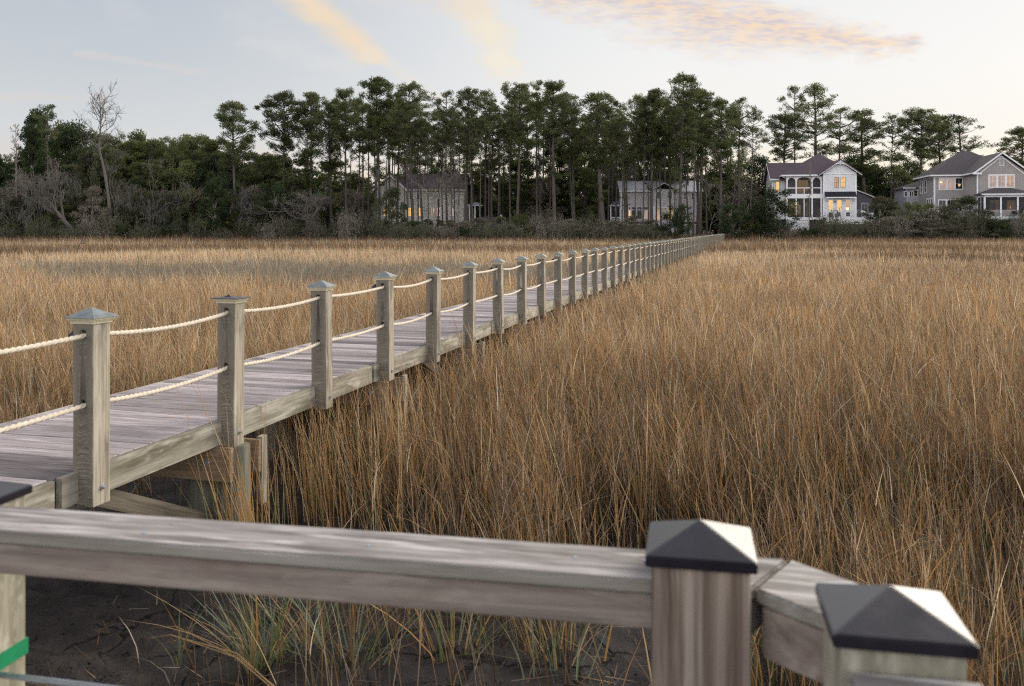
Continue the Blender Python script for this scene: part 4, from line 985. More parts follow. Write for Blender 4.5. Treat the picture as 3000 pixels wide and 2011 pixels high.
    # screened porch before the gable
    y0 = -9.0; x0 = X(1395, y0); x1 = x0 + 6.6
    ztop = h.lz(400 + 872 / 4.9, 6, y0); zfl = h.lz(400 + 1152 / 4.9, 6, y0); zr = h.lz(400 + 1056 / 4.9, 6, y0)
    h.hip_roof(x0 - .5, x1 + .6, y0 - .5, -6.003, ztop + .45, ((gm - 1, -6.2, ztop + 1.35), (gm + 1, -6.2, ztop + 1.35)), mat='roof_grey', name='porch_roof')
    bm = MB().box(x0 - .1, x1 + .1, y0 - .1, y0 + .14, ztop, ztop + .30); bm.box(x0 - .1, x0 + .14, y0 + .15, -6.06, ztop, ztop + .30); bm.box(x0 - .1, x1 + .1, y0 - .1, y0 + .1, zfl - .38, zfl); bm.box(x0 - .1, x0 + .1, y0 + .11, -6.06, zfl - .38, zfl); bm.box(x0 - .55, x1 + .65, y0 - .56, y0 - .505, ztop + .30, ztop + .46)
    h.part('porch_beam', bm, 'white_paint')
    xs = [X(1395, y0), X(1627, y0), X(1870, y0), X(2110, y0)]
    for x in xs: h.part('porch_post', MB().box(x - .11, x + .11, y0 - .08, y0 + .12, zfl + .003, ztop - .003), 'white_paint')
    h.part('porch_post', MB().box(x0 - .07, x0 + .07, -7.6, -7.5, zfl + .003, ztop - .003), 'white_paint'); h.part('porch_post', MB().box(x0 - .07, x0 + .07, -6.2, -6.06, zfl + .003, ztop - .003), 'white_paint')
    for a, b in zip(xs[:-1], xs[1:]):
        h.part('screen', MB().box(a + .115, b - .115, y0 + .01, y0 + .02, zr, ztop - .004), 'screen')
        kw = MB()
        for i in range(6): kw.box(a + .115, b - .115, y0, y0 + .04, zfl + .02 + i * .145, zfl + .02 + i * .145 + .12)
        kw.box(a + .115, b - .115, y0 - .02, y0 + .08, zr - .03, zr); h.part('knee_wall', kw, 'siding_grey_lap')
    h.part('screen', MB().box(x0 - .01, x0, y0 + .13, -6.06, zfl, ztop - .004), 'screen'); h.part('porch_rail', MB().box(x0 - .03, x0 + .03, y0 + .13, -7.61, zr - .03, zr + .02).box(x0 - .03, x0 + .03, -7.49, -6.21, zr - .03, zr + .02), 'white_paint')
    h.part('porch_floor', MB().box(x0 + .11, x1, y0 + .15, -6.06, zfl - .3, zfl - .01), 'deck')
    for a in (X(1475, -6.2), X(1720, -6.2)): h.window(a, a + 1.15, zfl + .9, ztop - .35, -6, 'lit_dim', 2, 1, .08, 'siding_grey')
    h.part('lamp_glow', MB().box(X(1762, -6.2), X(1775, -6.2), -6.09, -6.06, zfl + 1.15, zfl + 1.5), 'lit_lamp')
    # piers below
    for x in [x0 + .1, x0 + 1.9, x0 + 3.9, x0 + 5.8]: h.part('pier', MB().box(x - .28, x + .28, y0 + .1, y0 + .7, .7, zfl - .385), 'siding_palegrey')
    h.part('foundation', MB().box(.2, gx1, -5.5, 8.5, .6, 3.19), 'siding_dark')
grey_house()

def cream_house():
    o = P(1191, 666, 147); h = House('cream_house', 'cream two storey house with plum roof half hidden behind tall pine trunks', o.x, 147, 2)
    X = lambda z, y=0.0: h.lx(1050 + z / 5.198, y)
    Z = lambda y_, y=0.0: h.lz(480 + y_ / 5.198, 3, y)
    x0, x1 = X(330), X(1600)
    h.part('wall', MB().box(X(720), x1, 0, 8, 2.6, Z(402)), 'siding_cream')
    h.pent(X(275, -1.5), X(715, -1.5), -1.5, 7, 2.2, Z(395, -1.5), Z(190, -1.5), 'wall', 'siding_cream')
    h.gable_roof(X(228, -1.5), X(745, -1.5), -2.0, 5, Z(395, -1.5), Z(160, -1.5), 'y')
    h.gable_roof(X(470), X(1650), -.6, 8.6, Z(400), Z(160, 4), 'x')
    t = MB(); xa, xb = X(225, -1.5), X(748, -1.5); xm = (xa + xb) / 2
    for a in (xa, xb): t.poly([(a, -2.06, Z(395, -2)), (xm, -2.06, Z(160, -2)), (xm, -2.06, Z(190, -2)), (a, -2.06, Z(425, -2))], (0, .055, 0))
    h.part('bargeboard', t, 'white_paint')
    h.part('gutter', MB().box(xb + .05, X(1650), -.68, -.61, Z(412), Z(396)), 'white_paint')
    h.part('corner_board', MB().box(X(275, -1.5) - .03, X(325, -1.5), -1.55, -1.502, 2.2, Z(400, -1.5)), 'white_paint')
    for a, b in ((782, 838), (890, 930), (1430, 1480)): h.window(X(a), X(b), Z(545), Z(435), 0, 'glass', 3, 4, .09)
    h.window(X(1080), X(1130), Z(458), Z(438), 0, 'glass', 3, 1, .07)
    for a, b, m_ in ((750, 800, 'lit'), (820, 860, 'lit_dim'), (920, 950, 'lit'), (1110, 1150, 'lit_dim'), (1195, 1245, 'lit'), (1425, 1475, 'lit_pink')): h.window(X(a), X(b), Z(795), Z(675), 0, m_, 2, 3, .08)
    for a, b in ((385, 410), (455, 520)): h.window(X(a, -1.5), X(b, -1.5), Z(800, -1.5), Z(675, -1.5), -1.5, 'lit', 1, 2, .08)
    h.window(X(380, -1.5), X(440, -1.5), Z(545, -1.5), Z(440, -1.5), -1.5, 'glass', 2, 2, .08)
    h.part('porch_lamp', MB().tube([(X(700), -.4, Z(700)), (X(700), -.4, Z(672))], [.14, .2], 8), 'lit_lamp')
    h.part('deck', MB().box(X(600), X(1010), -2.4, -.01, Z(905), Z(888)), 'siding_cream'); 
    rl = MB().box(X(600), X(1010), -2.42, -2.36, Z(815), Z(808))
    for i in range(16): a = X(600) + (X(1010) - X(600)) * i / 15; rl.box(a, a + .03, -2.41, -2.37, Z(888), Z(816))
    h.part('railing', rl, 'white_paint')
    for a in (X(610), X(830), X(1000)): h.part('deck_post', MB().box(a - .08, a + .08, -2.35, -2.2, .8, Z(906)), 'pile')
    sk = MB()
    for i in range(8): sk.box(X(600), X(1010), -.06, -.02, 1.0 + i * .2, 1.0 + i * .2 + .15)
    h.part('skirting', sk, 'siding_cream')
    h.part('foundation', MB().box(X(300), X(1580), .05, 7.5, .6, 2.59), 'siding_cream')
    # little entry porch at the far end
    xa, xb = X(1690), X(1860); h.hip_roof(xa - .5, xb + .3, -.2, 3, Z(632), ((xa + .5, 1.4, Z(585)), (xb - .6, 1.4, Z(585))), name='porch_roof', mat='roof_metal')
    for a in (xa, (xa + xb) / 2, xb - .1): h.part('porch_post', MB().box(a - .09, a + .09, .0, .18, 2.6, Z(633)), 'white_paint')
    h.part('porch_floor', MB().box(xa - .2, xb + .1, -.1, 2.9, 2.3, 2.6), 'white_paint')
    s = MB(); s.bar((xb + .1, 0, 3.5), (xb + 1.6, 0, 2.3), .06, .1); s.bar((xb + .1, 0, 2.5), (xb + 1.6, 0, 1.2), .06, .25); h.part('stair_rail', s, 'white_paint')
cream_house()

def pale_house():
    o = P(1816, 666, 147); h = House('pale_grey_house', 'pale grey house with light metal roof behind pine trunks beside the boardwalk end', o.x, 147, 3)
    X = lambda z, y=0.0: h.lx(1750 + z / 4.678, y)
    Z = lambda y_, y=0.0: h.lz(480 + y_ / 4.678, 6, y)
    zf = Z(800)
    h.part('wall', MB().box(X(318), X(1420), 0, 8, zf, Z(372)), 'siding_palegrey')
    h.part('wall', MB().box(X(765, -1.2), X(1068, -1.2), -1.2, -.003, 1.2, Z(350, -1.2)), 'siding_palegrey')
    h.gable_roof(X(295), X(1445), -.6, 8.6, Z(374), Z(235, 4), 'x', mat='roof_metal')
    h.gable_roof(X(735, -1.2), X(1095, -1.2), -1.8, 3, Z(352, -1.2), Z(262, -1.2), 'y', mat='roof_metal')
    h.part('gutter', MB().box(X(295), X(735), -.68, -.605, Z(385), Z(370)).box(X(1100), X(1445), -.68, -.605, Z(385), Z(370)), 'white_paint')
    h.part('trim', MB().box(X(765, -1.2), X(1068, -1.2), -1.25, -1.203, Z(605, -1.2), Z(590, -1.2)).box(X(765, -1.2) - .02, X(790, -1.2), -1.26, -1.203, zf, Z(592, -1.2)).box(X(1040, -1.2), X(1068, -1.2) + .02, -1.26, -1.203, zf, Z(592, -1.2)), 'white_paint')
    h.part('corner_board', MB().box(X(1375), X(1425), -.05, -.002, 1.2, Z(560)).box(X(318) - .02, X(345), -.05, -.002, zf, Z(375)), 'white_paint')
    for a, b in ((805, 862), (960, 1028)): h.window(X(a, -1.2), X(b, -1.2), Z(480, -1.2), Z(385, -1.2), -1.2, 'glass', 1, 1, .07)
    h.window(X(805, -1.2), X(865, -1.2), Z(775, -1.2), Z(608, -1.2), -1.2, 'lit_dim', 1, 1, .08, 'white_paint', 'sash'); h.window(X(960, -1.2), X(1035, -1.2), Z(770, -1.2), Z(608, -1.2), -1.2, 'lit', 2, 2, .08, 'white_paint', 'sash')
    for a, b, m_ in ((430, 452, 'lit'), (472, 535, 'glass'), (545, 608, 'glass'), (628, 690, 'lit_pink')):
        h.window(X(a), X(b), Z(755), Z(638), 0, m_, 1, 1, .08)
        h.window(X(a), X(b), Z(630), Z(595), 0, 'glass', 1, 1, .05)
    for a, b in ((345, 375), (1185, 1215), (1290, 1330)): h.window(X(a), X(b), Z(490), Z(405), 0, 'glass', 1, 2, .07)
    # screened side porch and skirting
    h.part('porch_floor', MB().box(X(175), X(316), .2, 6, zf - .3, zf), 'white_paint')
    for a in (185, 250, 312): h.part('porch_post', MB().box(X(a) - .08, X(a) + .08, .2, .36, zf, Z(575)), 'white_paint')
    h.hip_roof(X(165), X(330), -.1, 6.2, Z(572), ((X(240), 3, Z(520, 3)), (X(320), 3, Z(520, 3))), name='porch_roof', mat='roof_metal')
    rl = MB().box(X(185), X(312), .24, .3, Z(740), Z(732))
    for i in range(12): a = X(190) + (X(310) - X(190)) * i / 11; rl.box(a, a + .04, .25, .29, zf, Z(741))
    h.part('railing', rl, 'white_paint'); h.part('screen', MB().box(X(190), X(310), .31, .32, zf, Z(577)), 'screen')
    sk = MB()
    for i in range(9): sk.box(X(200), X(760), .05, .09, 1.1 + i * .22, 1.1 + i * .22 + .17); sk.box(X(1075), X(1400), .05, .09, 1.1 + i * .22, 1.1 + i * .22 + .17)
    h.part('skirting', sk, 'siding_palegrey'); h.part('foundation', MB().box(X(220), X(1400), .4, 7.5, .6, zf - .005), 'siding_dark')
pale_house()

def outbuilding():
    o = D(1957, 519, 146); h = House('grey_outbuilding', 'small dark grey building just behind the white house deck', o.x, 146, 10, cat='outbuilding')
    h.part('wall', MB().poly([(0, 0, 1), (2.7, 0, 1), (2.7, 0, 7.15), (0, 0, 8.3)], (0, 6, 0)), 'siding_dark')
    h.part('roof', MB().poly([(-.3, -.4, 8.62), (3.1, -.4, 7.18), (3.1, -.4, 7.03), (-.3, -.4, 8.46)], (0, 7, 0)), 'roof_grey')
    h.part('bargeboard', MB().poly([(-.3, -.46, 8.65), (3.1, -.46, 7.20), (3.1, -.46, 7.02), (-.3, -.46, 8.45)], (0, .055, 0)), 'siding_palegrey')
    h.window(.75, 1.65, 4.9, 6.3, 0, 'glass', 2, 2, .1, 'siding_palegrey')
outbuilding()
def shed():
    o = D(1096, 519, 138); h = House('low_shed', 'low shed with plum roof among the trunks beside the cream house', o.x, 138, 0, cat='shed')
    h.part('wall', MB().box(.2, 3.6, .3, 4, .8, 2.6), 'siding_cream')
    h.gable_roof(-.1, 3.9, -.1, 4.3, 2.55, 4.1, 'x')
    o = D(1144, 519, 137); a = House('garden_arbor', 'white garden arbor with pointed top next to the low shed', o.x, 137, 0, cat='arbor')
    m = MB()
    for x in (-.42, .42): m.box(x - .04, x + .04, -.04, .04, .9, 3.2)
    for s_ in (-1, 1): m.bar((s_ * .5, 0, 3.1), (0, 0, 4.4), .07, .08); m.bar((s_ * .28, 0, 3.2), (0, 0, 3.9), .05, .05)
    for z in (1.6, 2.2, 2.8, 3.2): m.box(-.38, .38, -.02, .02, z, z + .05)
    a.part('arbor_frame', m, 'white_paint')
shed()

def car():
    o = P(1886, 666, 138.5); r = empty('parked_car', (o.x, 138.5, 1.0)); tag(r, 'dark estate car parked before the pale grey house, half behind brush', 'car')
    paint = plain('dark_car_paint', (.018, .02, .026), .3, .6, .2)
    prof = [(-4.5, .35), (-4.55, .75), (-4.3, .88), (-3.3, .98), (-2.6, 1.45), (-2.2, 1.52), (-.75, 1.50), (-.25, 1.2), (-.02, .95), (0, .5), (-.1, .32)]
    bm = bmesh.new(); vs = [bm.verts.new((x, 0, z)) for x, z in prof]; f = bm.faces.new(vs); ex = bmesh.ops.extrude_face_region(bm, geom=[f]); bmesh.ops.translate(bm, verts=[v for v in ex['geom'] if isinstance(v, bmesh.types.BMVert)], vec=(0, 1.78, 0))
    for v in bm.verts:
        if v.co.z > 1.1: v.co.y = .89 + (v.co.y - .89) * .82
    bmesh.ops.recalc_face_normals(bm, faces=bm.faces[:]); bmesh.ops.bevel(bm, geom=bm.edges[:], offset=.05, segments=2, affect='EDGES'); bm.verts.index_update()
    MB().add([v.co.copy() for v in bm.verts], [[v.index for v in f.verts] for f in bm.faces]).build('body', paint, r); bm.free()
    g = MB(); g.poly([(-2.5, .08, 1.05), (-1.35, .08, 1.05), (-1.35, .13, 1.42), (-2.25, .13, 1.42)], (0, -.03, 0)); g.poly([(-1.25, .08, 1.05), (-.5, .08, 1.08), (-.8, .13, 1.40), (-1.25, .13, 1.42)], (0, -.03, 0)); g.build('side_window', M['steel'], r)
    for x in (-3.6, -.85):
        w = MB().tube([(x, -.03, .33), (x, .20, .33)], .33, 18, smooth=False).build('wheel', M['darkplastic'], r); MB().tube([(x, -.045, .33), (x, -.03, .33)], .2, 12, smooth=False).build('rim', M['steel'], w)
    red = plain('red_tail_lamp', (.35, .02, .015), .3, .5)
    MB().box(-.10, .03, .02, .22, .78, 1.02).build('tail_lamp', red, r); MB().box(-.10, .03, 1.56, 1.76, .78, 1.02).build('tail_lamp', red, r)
    MB().box(.0, .025, .65, 1.13, .62, .74).build('number_plate', M['white_paint'], r); MB().box(-.5, -.1, .2, 1.58, 1.5, 1.53).build('spoiler', M['steel'], r)
car()

# ------------------------------------------------------------------ trees and shrubs
def leaf_cards(c, a, length, width, rng):
    """rhombic leaf faces at centres c along axes a"""
    n = len(c); a = a / np.linalg.norm(a, axis=1)[:, None]; r = rng.normal(size=(n, 3)); s = np.cross(a, r); s /= np.linalg.norm(s, axis=1)[:, None]
    L = (length * .5)[:, None]; W = (width * .5)[:, None]
    V = np.stack([c - a * L, c + s * W - a * L * .1, c + a * L, c - s * W - a * L * .1], 1).reshape(-1, 3)
    return V, np.arange(n * 4).reshape(n, 4)
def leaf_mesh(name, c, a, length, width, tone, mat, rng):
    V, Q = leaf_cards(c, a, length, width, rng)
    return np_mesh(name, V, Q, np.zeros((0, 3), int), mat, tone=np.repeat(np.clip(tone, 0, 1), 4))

def puff(rng, p, r, n, flat=.6, up=.35, l=(.28, .5), w=.09, base=.5):
    """a clump of needles: faces spread through a lumpy flattened ball"""
    d = rng.normal(size=(n, 3)); d /= np.linalg.norm(d, axis=1)[:, None]
    q = rng.random(n) ** .45; c = d * q[:, None] * np.array([r, r, r * flat]) + p
    a = d * .8 + np.array([0, 0, up]) + rng.normal(scale=.45, size=(n, 3))
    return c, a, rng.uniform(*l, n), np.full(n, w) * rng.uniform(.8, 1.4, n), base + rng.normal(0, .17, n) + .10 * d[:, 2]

def pine_proto(seed, H=22.0, W=6.0, cs=.58, dens=1.0, mat='needles', lower=3, open_=.0, r0=.24):
    """tall pine: bare trunk, ascending limbs, a rounded lumpy crown of needle clumps"""
    rng = np.random.default_rng(seed); R = random.Random(seed)
    ph, sw = R.uniform(0, 6), R.uniform(.15, .4)
    def axis(f): return np.array([sw * math.sin(ph + f * 2.6) - sw * math.sin(ph), sw * math.cos(ph * 1.3 + f * 2.1) - sw * math.cos(ph * 1.3), H * f])
    tr = MB(); tr.tube([axis(i / 12) for i in range(13)], [r0 * (1 - .80 * (i / 12) ** 1.1) * (1.25 if i == 0 else 1) for i in range(13)], 8)
    parts = []; nc = int((78 - 30 * open_) * (W / 6) * (1 - cs) / .42); tm = R.uniform(.38, .58)
    lobes = [(R.uniform(0, 6.28), R.uniform(0, 1), R.uniform(.6, 1.4)) for _ in range(9)]
    def env(t, an):
        e = (.50 + .50 * t / tm) if t < tm else math.sqrt(max(0, 1 - ((t - tm) / (1.03 - tm)) ** 2))
        k = 1.0
        for la, lt, lg in lobes: k += (lg - 1) * math.exp(-((t - lt) / .16) ** 2) * max(0, math.cos(an - la)) ** 2 * 1.6
        return e * k * W / 2
    for k in range(nc + lower * 2):
        low = k >= nc; t = R.random() ** .85 if not low else -R.uniform(.05, .5); an = R.uniform(0, 6.2832)
        q = math.sqrt(R.uniform(.05, 1.0)); L = env(max(t, 0), an) * q * (.45 if low else 1) * (1.1 if R.random() < .12 else 1)
        f = cs + (1 - cs) * t * .98; top = axis(f); c0 = top + np.array([math.cos(an) * L, math.sin(an) * L, 0])
        f0 = max(cs * .6, f - (L * R.uniform(.35, .8)) / H); b = axis(f0); mid = (b * .45 + c0 * .55) - np.array([0, 0, L * .10])
        tr.tube([b, mid, c0], [.035 + .014 * L, .03 + .008 * L, .014], 4, cap=False)
        cb = R.uniform(.30, .66); m = 1 if low else R.choice((2, 2, 3))
        for j in range(m):
            p = c0 + rng.normal(scale=.38, size=3) * np.array([1, 1, .6]) * (j > 0); r = R.uniform(.36, .68) * (1 - .15 * open_) * (.75 if low else 1)
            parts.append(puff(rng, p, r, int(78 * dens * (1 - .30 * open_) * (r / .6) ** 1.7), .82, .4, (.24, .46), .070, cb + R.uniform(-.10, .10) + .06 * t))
    for k in range(5): parts.append(puff(rng, axis(.975) + rng.normal(scale=.35, size=3), R.uniform(.4, .65), int(60 * dens), .8, .5, (.24, .44), .085, .55))
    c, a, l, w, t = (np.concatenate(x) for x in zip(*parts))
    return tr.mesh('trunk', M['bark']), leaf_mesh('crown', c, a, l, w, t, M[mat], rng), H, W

def broad_proto(seed, H=12.0, W=7.0, cb=.18, n=9000, mat='leaf_dark', l=(.2, .42), w=.13, shape='round', nclump=70, bark='bark_brown', hole=.0, tone=.5, flat=.75, r=(.6, 1.25)):
    """bushy tree: trunk with limbs, and clumps of leaves through a lumpy crown"""
    rng = np.random.default_rng(seed); R = random.Random(seed); tr = MB()
    base = cb * H; tr.tube([(0, 0, -.1), (R.uniform(-.2, .2), R.uniform(-.2, .2), H * .4), (R.uniform(-.3, .3), 0, H * .85)], [.028 * H * .7, .02 * H * .7, .006 * H], 7)
    parts = []
    for k in range(nclump):
        f = R.random(); an = R.uniform(0, 2 * math.pi)
        if shape == 'round': rad = math.sqrt(max(0, 1 - (2 * f - 1) ** 2)) * .5 + .5 * (1 - f) * .25
        elif shape == 'block': rad = .5 * (.80 + .25 * math.sin(an * 3 + f * 9)) * (1 if f < .93 else .8)
        elif shape == 'cone': rad = (1 - f) ** .8 * .52 + .03
        else: rad = (.5 * math.sin(math.pi * min(1, (.18 + .82 * (1 - f)) * .92)) ** .7)
        q = R.random() ** .5
        p = np.array([math.cos(an) * rad * W * q * .92, math.sin(an) * rad * W * q * .92, base + f * (H - base) * .97])
        if R.random() < hole: continue
        rr = R.uniform(*r) * W / 7
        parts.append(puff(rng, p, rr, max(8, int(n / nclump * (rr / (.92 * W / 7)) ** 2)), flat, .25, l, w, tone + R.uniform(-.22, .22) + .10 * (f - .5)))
        if k % 4 == 0: tr.tube([(0, 0, max(base * .7, p[2] * .5)), tuple(p * np.array([.5, .5, .8])), tuple(p)], [.05, .035, .012], 4, cap=False)
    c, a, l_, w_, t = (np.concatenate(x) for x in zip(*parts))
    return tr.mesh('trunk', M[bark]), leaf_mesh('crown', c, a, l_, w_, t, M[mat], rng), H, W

def bare_proto(seed, H=10.0, spread=1.0, r0=.22, mat='bark_grey', depth=5, lean=0.0, trunk=.35, moss=0, droop=0.0, twig=.012):
    """leafless tree grown by forking; optional hanging moss"""
    rng = np.random.default_rng(seed); R = random.Random(seed); tr = MB(); br = MB(); tips = []
    def grow(p, d, L, r, lev):
        pts = [p]; rr = [r]; q = p.copy(); dd = d.copy(); seg = 4 if lev < 3 else 3
        for k in range(seg):
            dd = dd + Vector(rng.normal(scale=.16 + .04 * lev, size=3)) + Vector((0, 0, (.05 - droop * lev * .05))); dd.normalize(); q = q + dd * L / seg; pts.append(q.copy()); rr.append(max(twig, r * (1 - .45 * (k + 1) / seg)))
        (tr if lev == 0 else br).tube(pts, rr, 7 if lev == 0 else (5 if lev < 3 else 3), cap=False)
        if lev >= 2: tips.extend(pts[1:])
        if lev >= depth: return
        n = R.choice((3, 4)) if lev < 3 else R.choice((3, 4, 5))
        for k in range(n):
            s = R.uniform(.45, 1.0) if lev else R.uniform(trunk + .2, 1.0); j = min(seg - 1, int(s * seg)); b = pts[j].lerp(pts[j + 1], s * seg - j)
            ax = dd.cross(Vector(rng.normal(size=3))).normalized(); an = R.uniform(.35, 1.0) * spread
            nd = (Matrix.Rotation(an, 3, ax) @ dd).normalized()
            grow(b, nd, L * R.uniform(.52, .78), rr[j] * .62, lev + 1)
    grow(Vector((0, 0, -.1)), Vector((lean, 0, 1)).normalized(), H * .45, r0, 0)
    parts = None
    if moss:
        idx = rng.integers(0, len(tips), moss); c = np.array([tips[i] for i in idx]); l = rng.uniform(.4, 1.3, moss); c[:, 2] -= l * .45; c[:, :2] += rng.normal(scale=.06, size=(moss, 2))
        a = np.tile([0, 0, 1.0], (moss, 1)) + rng.normal(scale=.08, size=(moss, 3))
        parts = leaf_mesh('moss_fronds', c, a, l, rng.uniform(.05, .12, moss), rng.random(moss), M['moss'], rng)
    bm_ = br.mesh('branches', M[mat])
    zs = np.array([v.co.z for v in bm_.vertices]); xs = np.array([v.co.x for v in bm_.vertices])
    return tr.mesh('trunk', M[mat]), bm_, parts, float(zs.max()), float(np.percentile(xs, 99) - np.percentile(xs, 1))

def brush_proto(seed, H=2.6, W=3.0, stems=60, leaves=900, mat='leaf_brown', l=(.12, .26), w=.07, tone=.5):
    """thicket: many thin upright stems from one base, with small leaves and twig ends"""
    rng = np.random.default_rng(seed); R = random.Random(seed); st = MB(); ends = []
    for k in range(stems):
        an = R.uniform(0, 6.283); q = R.random() ** .6; b = Vector((math.cos(an) * q * W * .32, math.sin(an) * q * W * .32, -.05)); h = H * R.uniform(.55, 1.0) * (1 - .25 * q)
        d = Vector((math.cos(an) * q * .45 + R.uniform(-.2, .2), math.sin(an) * q * .45 + R.uniform(-.2, .2), 1)); pts = [b, b + d * h * .5 + Vector(rng.normal(scale=.08, size=3)), b + d * h + Vector(rng.normal(scale=.14, size=3))]
        st.tube(pts, [.024, .016, .006], 3, cap=False)
        for j in range(3):
            s = R.uniform(.35, .95); o = pts[1].lerp(pts[2], s) if s > .5 else pts[0].lerp(pts[1], s * 2); e = o + Vector(rng.normal(scale=.33, size=3)) + Vector((0, 0, .28)); st.tube([o, e], [.011, .005], 3, cap=False); ends.append(e)
        ends.append(pts[2])
    E = np.array([tuple(e) for e in ends]); i = rng.integers(0, len(E), leaves); c = E[i] + rng.normal(scale=.22, size=(leaves, 3)); c[:, 2] = np.maximum(.1, c[:, 2] - rng.random(leaves) * H * .30)
    a = rng.normal(size=(leaves, 3)) + np.array([0, 0, .7])
    return st.mesh('stems', M['bark_brown']), leaf_mesh('foliage', c, a, rng.uniform(*l, leaves), np.full(leaves, w), tone + rng.normal(0, .2, leaves), M[mat], rng), H, W

def palm_proto(seed=3):
    rng = np.random.default_rng(seed); R = random.Random(seed); tr = MB().tube([(0, 0, 0), (.05, 0, 1.2)], [.22, .2], 9); V = []; 
    m = MB()
    for k in range(34):
        an = k * 2.4; el = R.uniform(-.5, 1.35); d = Vector((math.cos(an) * math.cos(el), math.sin(an) * math.cos(el), math.sin(el))); o = Vector((.05, 0, 1.2)); hub = o + d * R.uniform(.6, .95)
        m.tube([o, hub], [.02, .012], 3, cap=False); s = d.cross(Vector((0, 0, 1))).normalized(); u = s.cross(d)
        for j in range(13):
            b = (j - 6) / 6 * 1.15; f = (d * math.cos(b) + s * math.sin(b)); L = R.uniform(.6, .85); tip = hub + f * L - Vector((0, 0, .12 + .1 * abs(b))); mid = hub + f * L * .55; x = f.cross(u).normalized() * .035
            m.add([hub, mid + x, tip, mid - x], [(0, 1, 2, 3)], R.uniform(.3, .8))
    return tr.mesh('trunk', M['bark_brown']), m.mesh('crown', M['needles_yellow']), 2.4, 2.6

PR = {}
for i in range(9):
    PR['pine%d' % i] = pine_proto(100 + i, 22, (5.2, 6.4, 5.6, 7.2, 4.6, 6.0, 6.8, 5.0, 6.2)[i], (.55, .59, .52, .60, .50, .62, .55, .50, .64)[i], (1, 1.1, .95, 1.2, .9, 1.05, 1.15, .8, .75)[i], 'needles_yellow' if i in (6,) else 'needles', 4, .5 if i in (7, 8) else 0)
for i in range(4): PR['thin%d' % i] = pine_proto(140 + i, 22, (4.2, 3.6, 5.0, 4.4)[i], (.68, .73, .64, .71)[i], .75, 'needles', 5, .6, .15)
for i in range(4): PR['young%d' % i] = broad_proto(200 + i, 13, (6.5, 5.5, 7.5, 6.0)[i], .10, 12500, 'needles_yellow' if i % 2 else 'needles', (.26, .46), .095, 'egg', (84, 70, 100, 80)[i], 'bark', .04, .48, .6, (.6, 1.15))
for i in range(4): PR['oak%d' % i] = broad_proto(220 + i, 11, (8, 7, 9, 7.5)[i], .10, 12500, ('leaf_dark', 'needles', 'leaf_olive', 'leaf_dark')[i], (.2, .4), .13, 'round', (90, 80, 100, 86)[i], hole=.03, tone=.55)
PR['block'] = broad_proto(230, 14, 6.5, .25, 20000, 'leaf_dark', (.2, .4), .12, 'block', 150, 'bark', 0, .62, .7, (.6, 1.0))
for i in range(2): PR['cedar%d' % i] = broad_proto(240 + i, 6.5, (4.6, 5.2)[i], .04, 14000, 'leaf_dark', (.14, .30), .085, 'egg', 90, 'bark_brown', 0, .45, .9, (.5, .95))
for i in range(2): PR['olive%d' % i] = broad_proto(250 + i, 5.0, (5.6, 6.4)[i], .05, 15000, 'leaf_olive', (.16, .32), .085, 'round', 60, 'bark_brown', .15, .5, .55, (.4, .9))
for i in range(3): PR['brown%d' % i] = broad_proto(260 + i, 9, (6.5, 7.5, 5.5)[i], .08, 9000, 'leaf_brown', (.25, .6), .05, 'round', 60, 'bark_brown', .1, .5, .8)
PR['bush0'] = broad_proto(270, 1.9, 2.4, .02, 3600, 'leaf_dark', (.10, .20), .06, 'egg', 40, 'bark_brown', 0, .55, .9, (.7, 1.2))
PR['bush1'] = broad_proto(271, 2.4, 2.0, .02, 3600, 'needles', (.10, .22), .05, 'egg', 40, 'bark_brown', 0, .55, .9, (.7, 1.2))
for i in range(4): PR['brush%d' % i] = brush_proto(280 + i, (2.5, 2.9, 2.2, 3.2)[i], (3.0, 3.4, 2.8, 3.0)[i], (44, 50, 40, 46)[i], (1700, 2400, 1900, 2000)[i], ('leaf_brown', 'leaf_olive', 'leaf_brown', 'leaf_olive')[i], (.14, .32), .07, .58)
PR['palm'] = palm_proto()
def snag_proto(seed, H, fan, f0, path, r0, mat):
    rng = np.random.default_rng(seed); R = random.Random(seed); tr = MB(); br = MB(); n = len(path)
    def at(f):
        u = f * (n - 1); i = min(n - 2, int(u)); a, b = path[i], path[i + 1]; k = u - i
        return Vector((a + (b - a) * k, .3 * math.sin(f * 5), H * f))
    tr.tube([at(i / 14) for i in range(15)], [r0 * (1 - .85 * i / 14) for i in range(15)], 7)
    def grow(p, d, L, r, lev):
        q = p.copy(); pts = [p]; dd = d.copy()
        for k in range(4): dd = (dd + Vector(rng.normal(scale=.2, size=3)) + Vector((0, 0, .10))).normalized(); q = q + dd * L / 4; pts.append(q.copy())
        br.tube(pts, [r, r * .8, r * .6, r * .45, max(.012, r * .3)], 4, cap=False)
        if lev < 3:
            for k in range(R.choice((4, 5))):
                j = R.choice((1, 2, 3, 4)); nd = (dd + Vector(rng.normal(scale=.75, size=3))).normalized(); grow(pts[j], nd, L * R.uniform(.35, .6), max(.016, r * .55), lev + 1)
    an = 0
    for k in range(22):
        f = f0 + (1 - f0) * (k / 21) ** .8; an += 2.4; t = (f - f0) / (1 - f0)
        grow(at(f * .995), Vector((math.cos(an), math.sin(an), .25 + .8 * t)).normalized(), fan * R.uniform(.55, 1.0) * (1 - .35 * t), .05, 1)
    b = br.mesh('branches', M[mat]); return tr.mesh('trunk', M[mat]), b, None, H * 1.03, 1.0
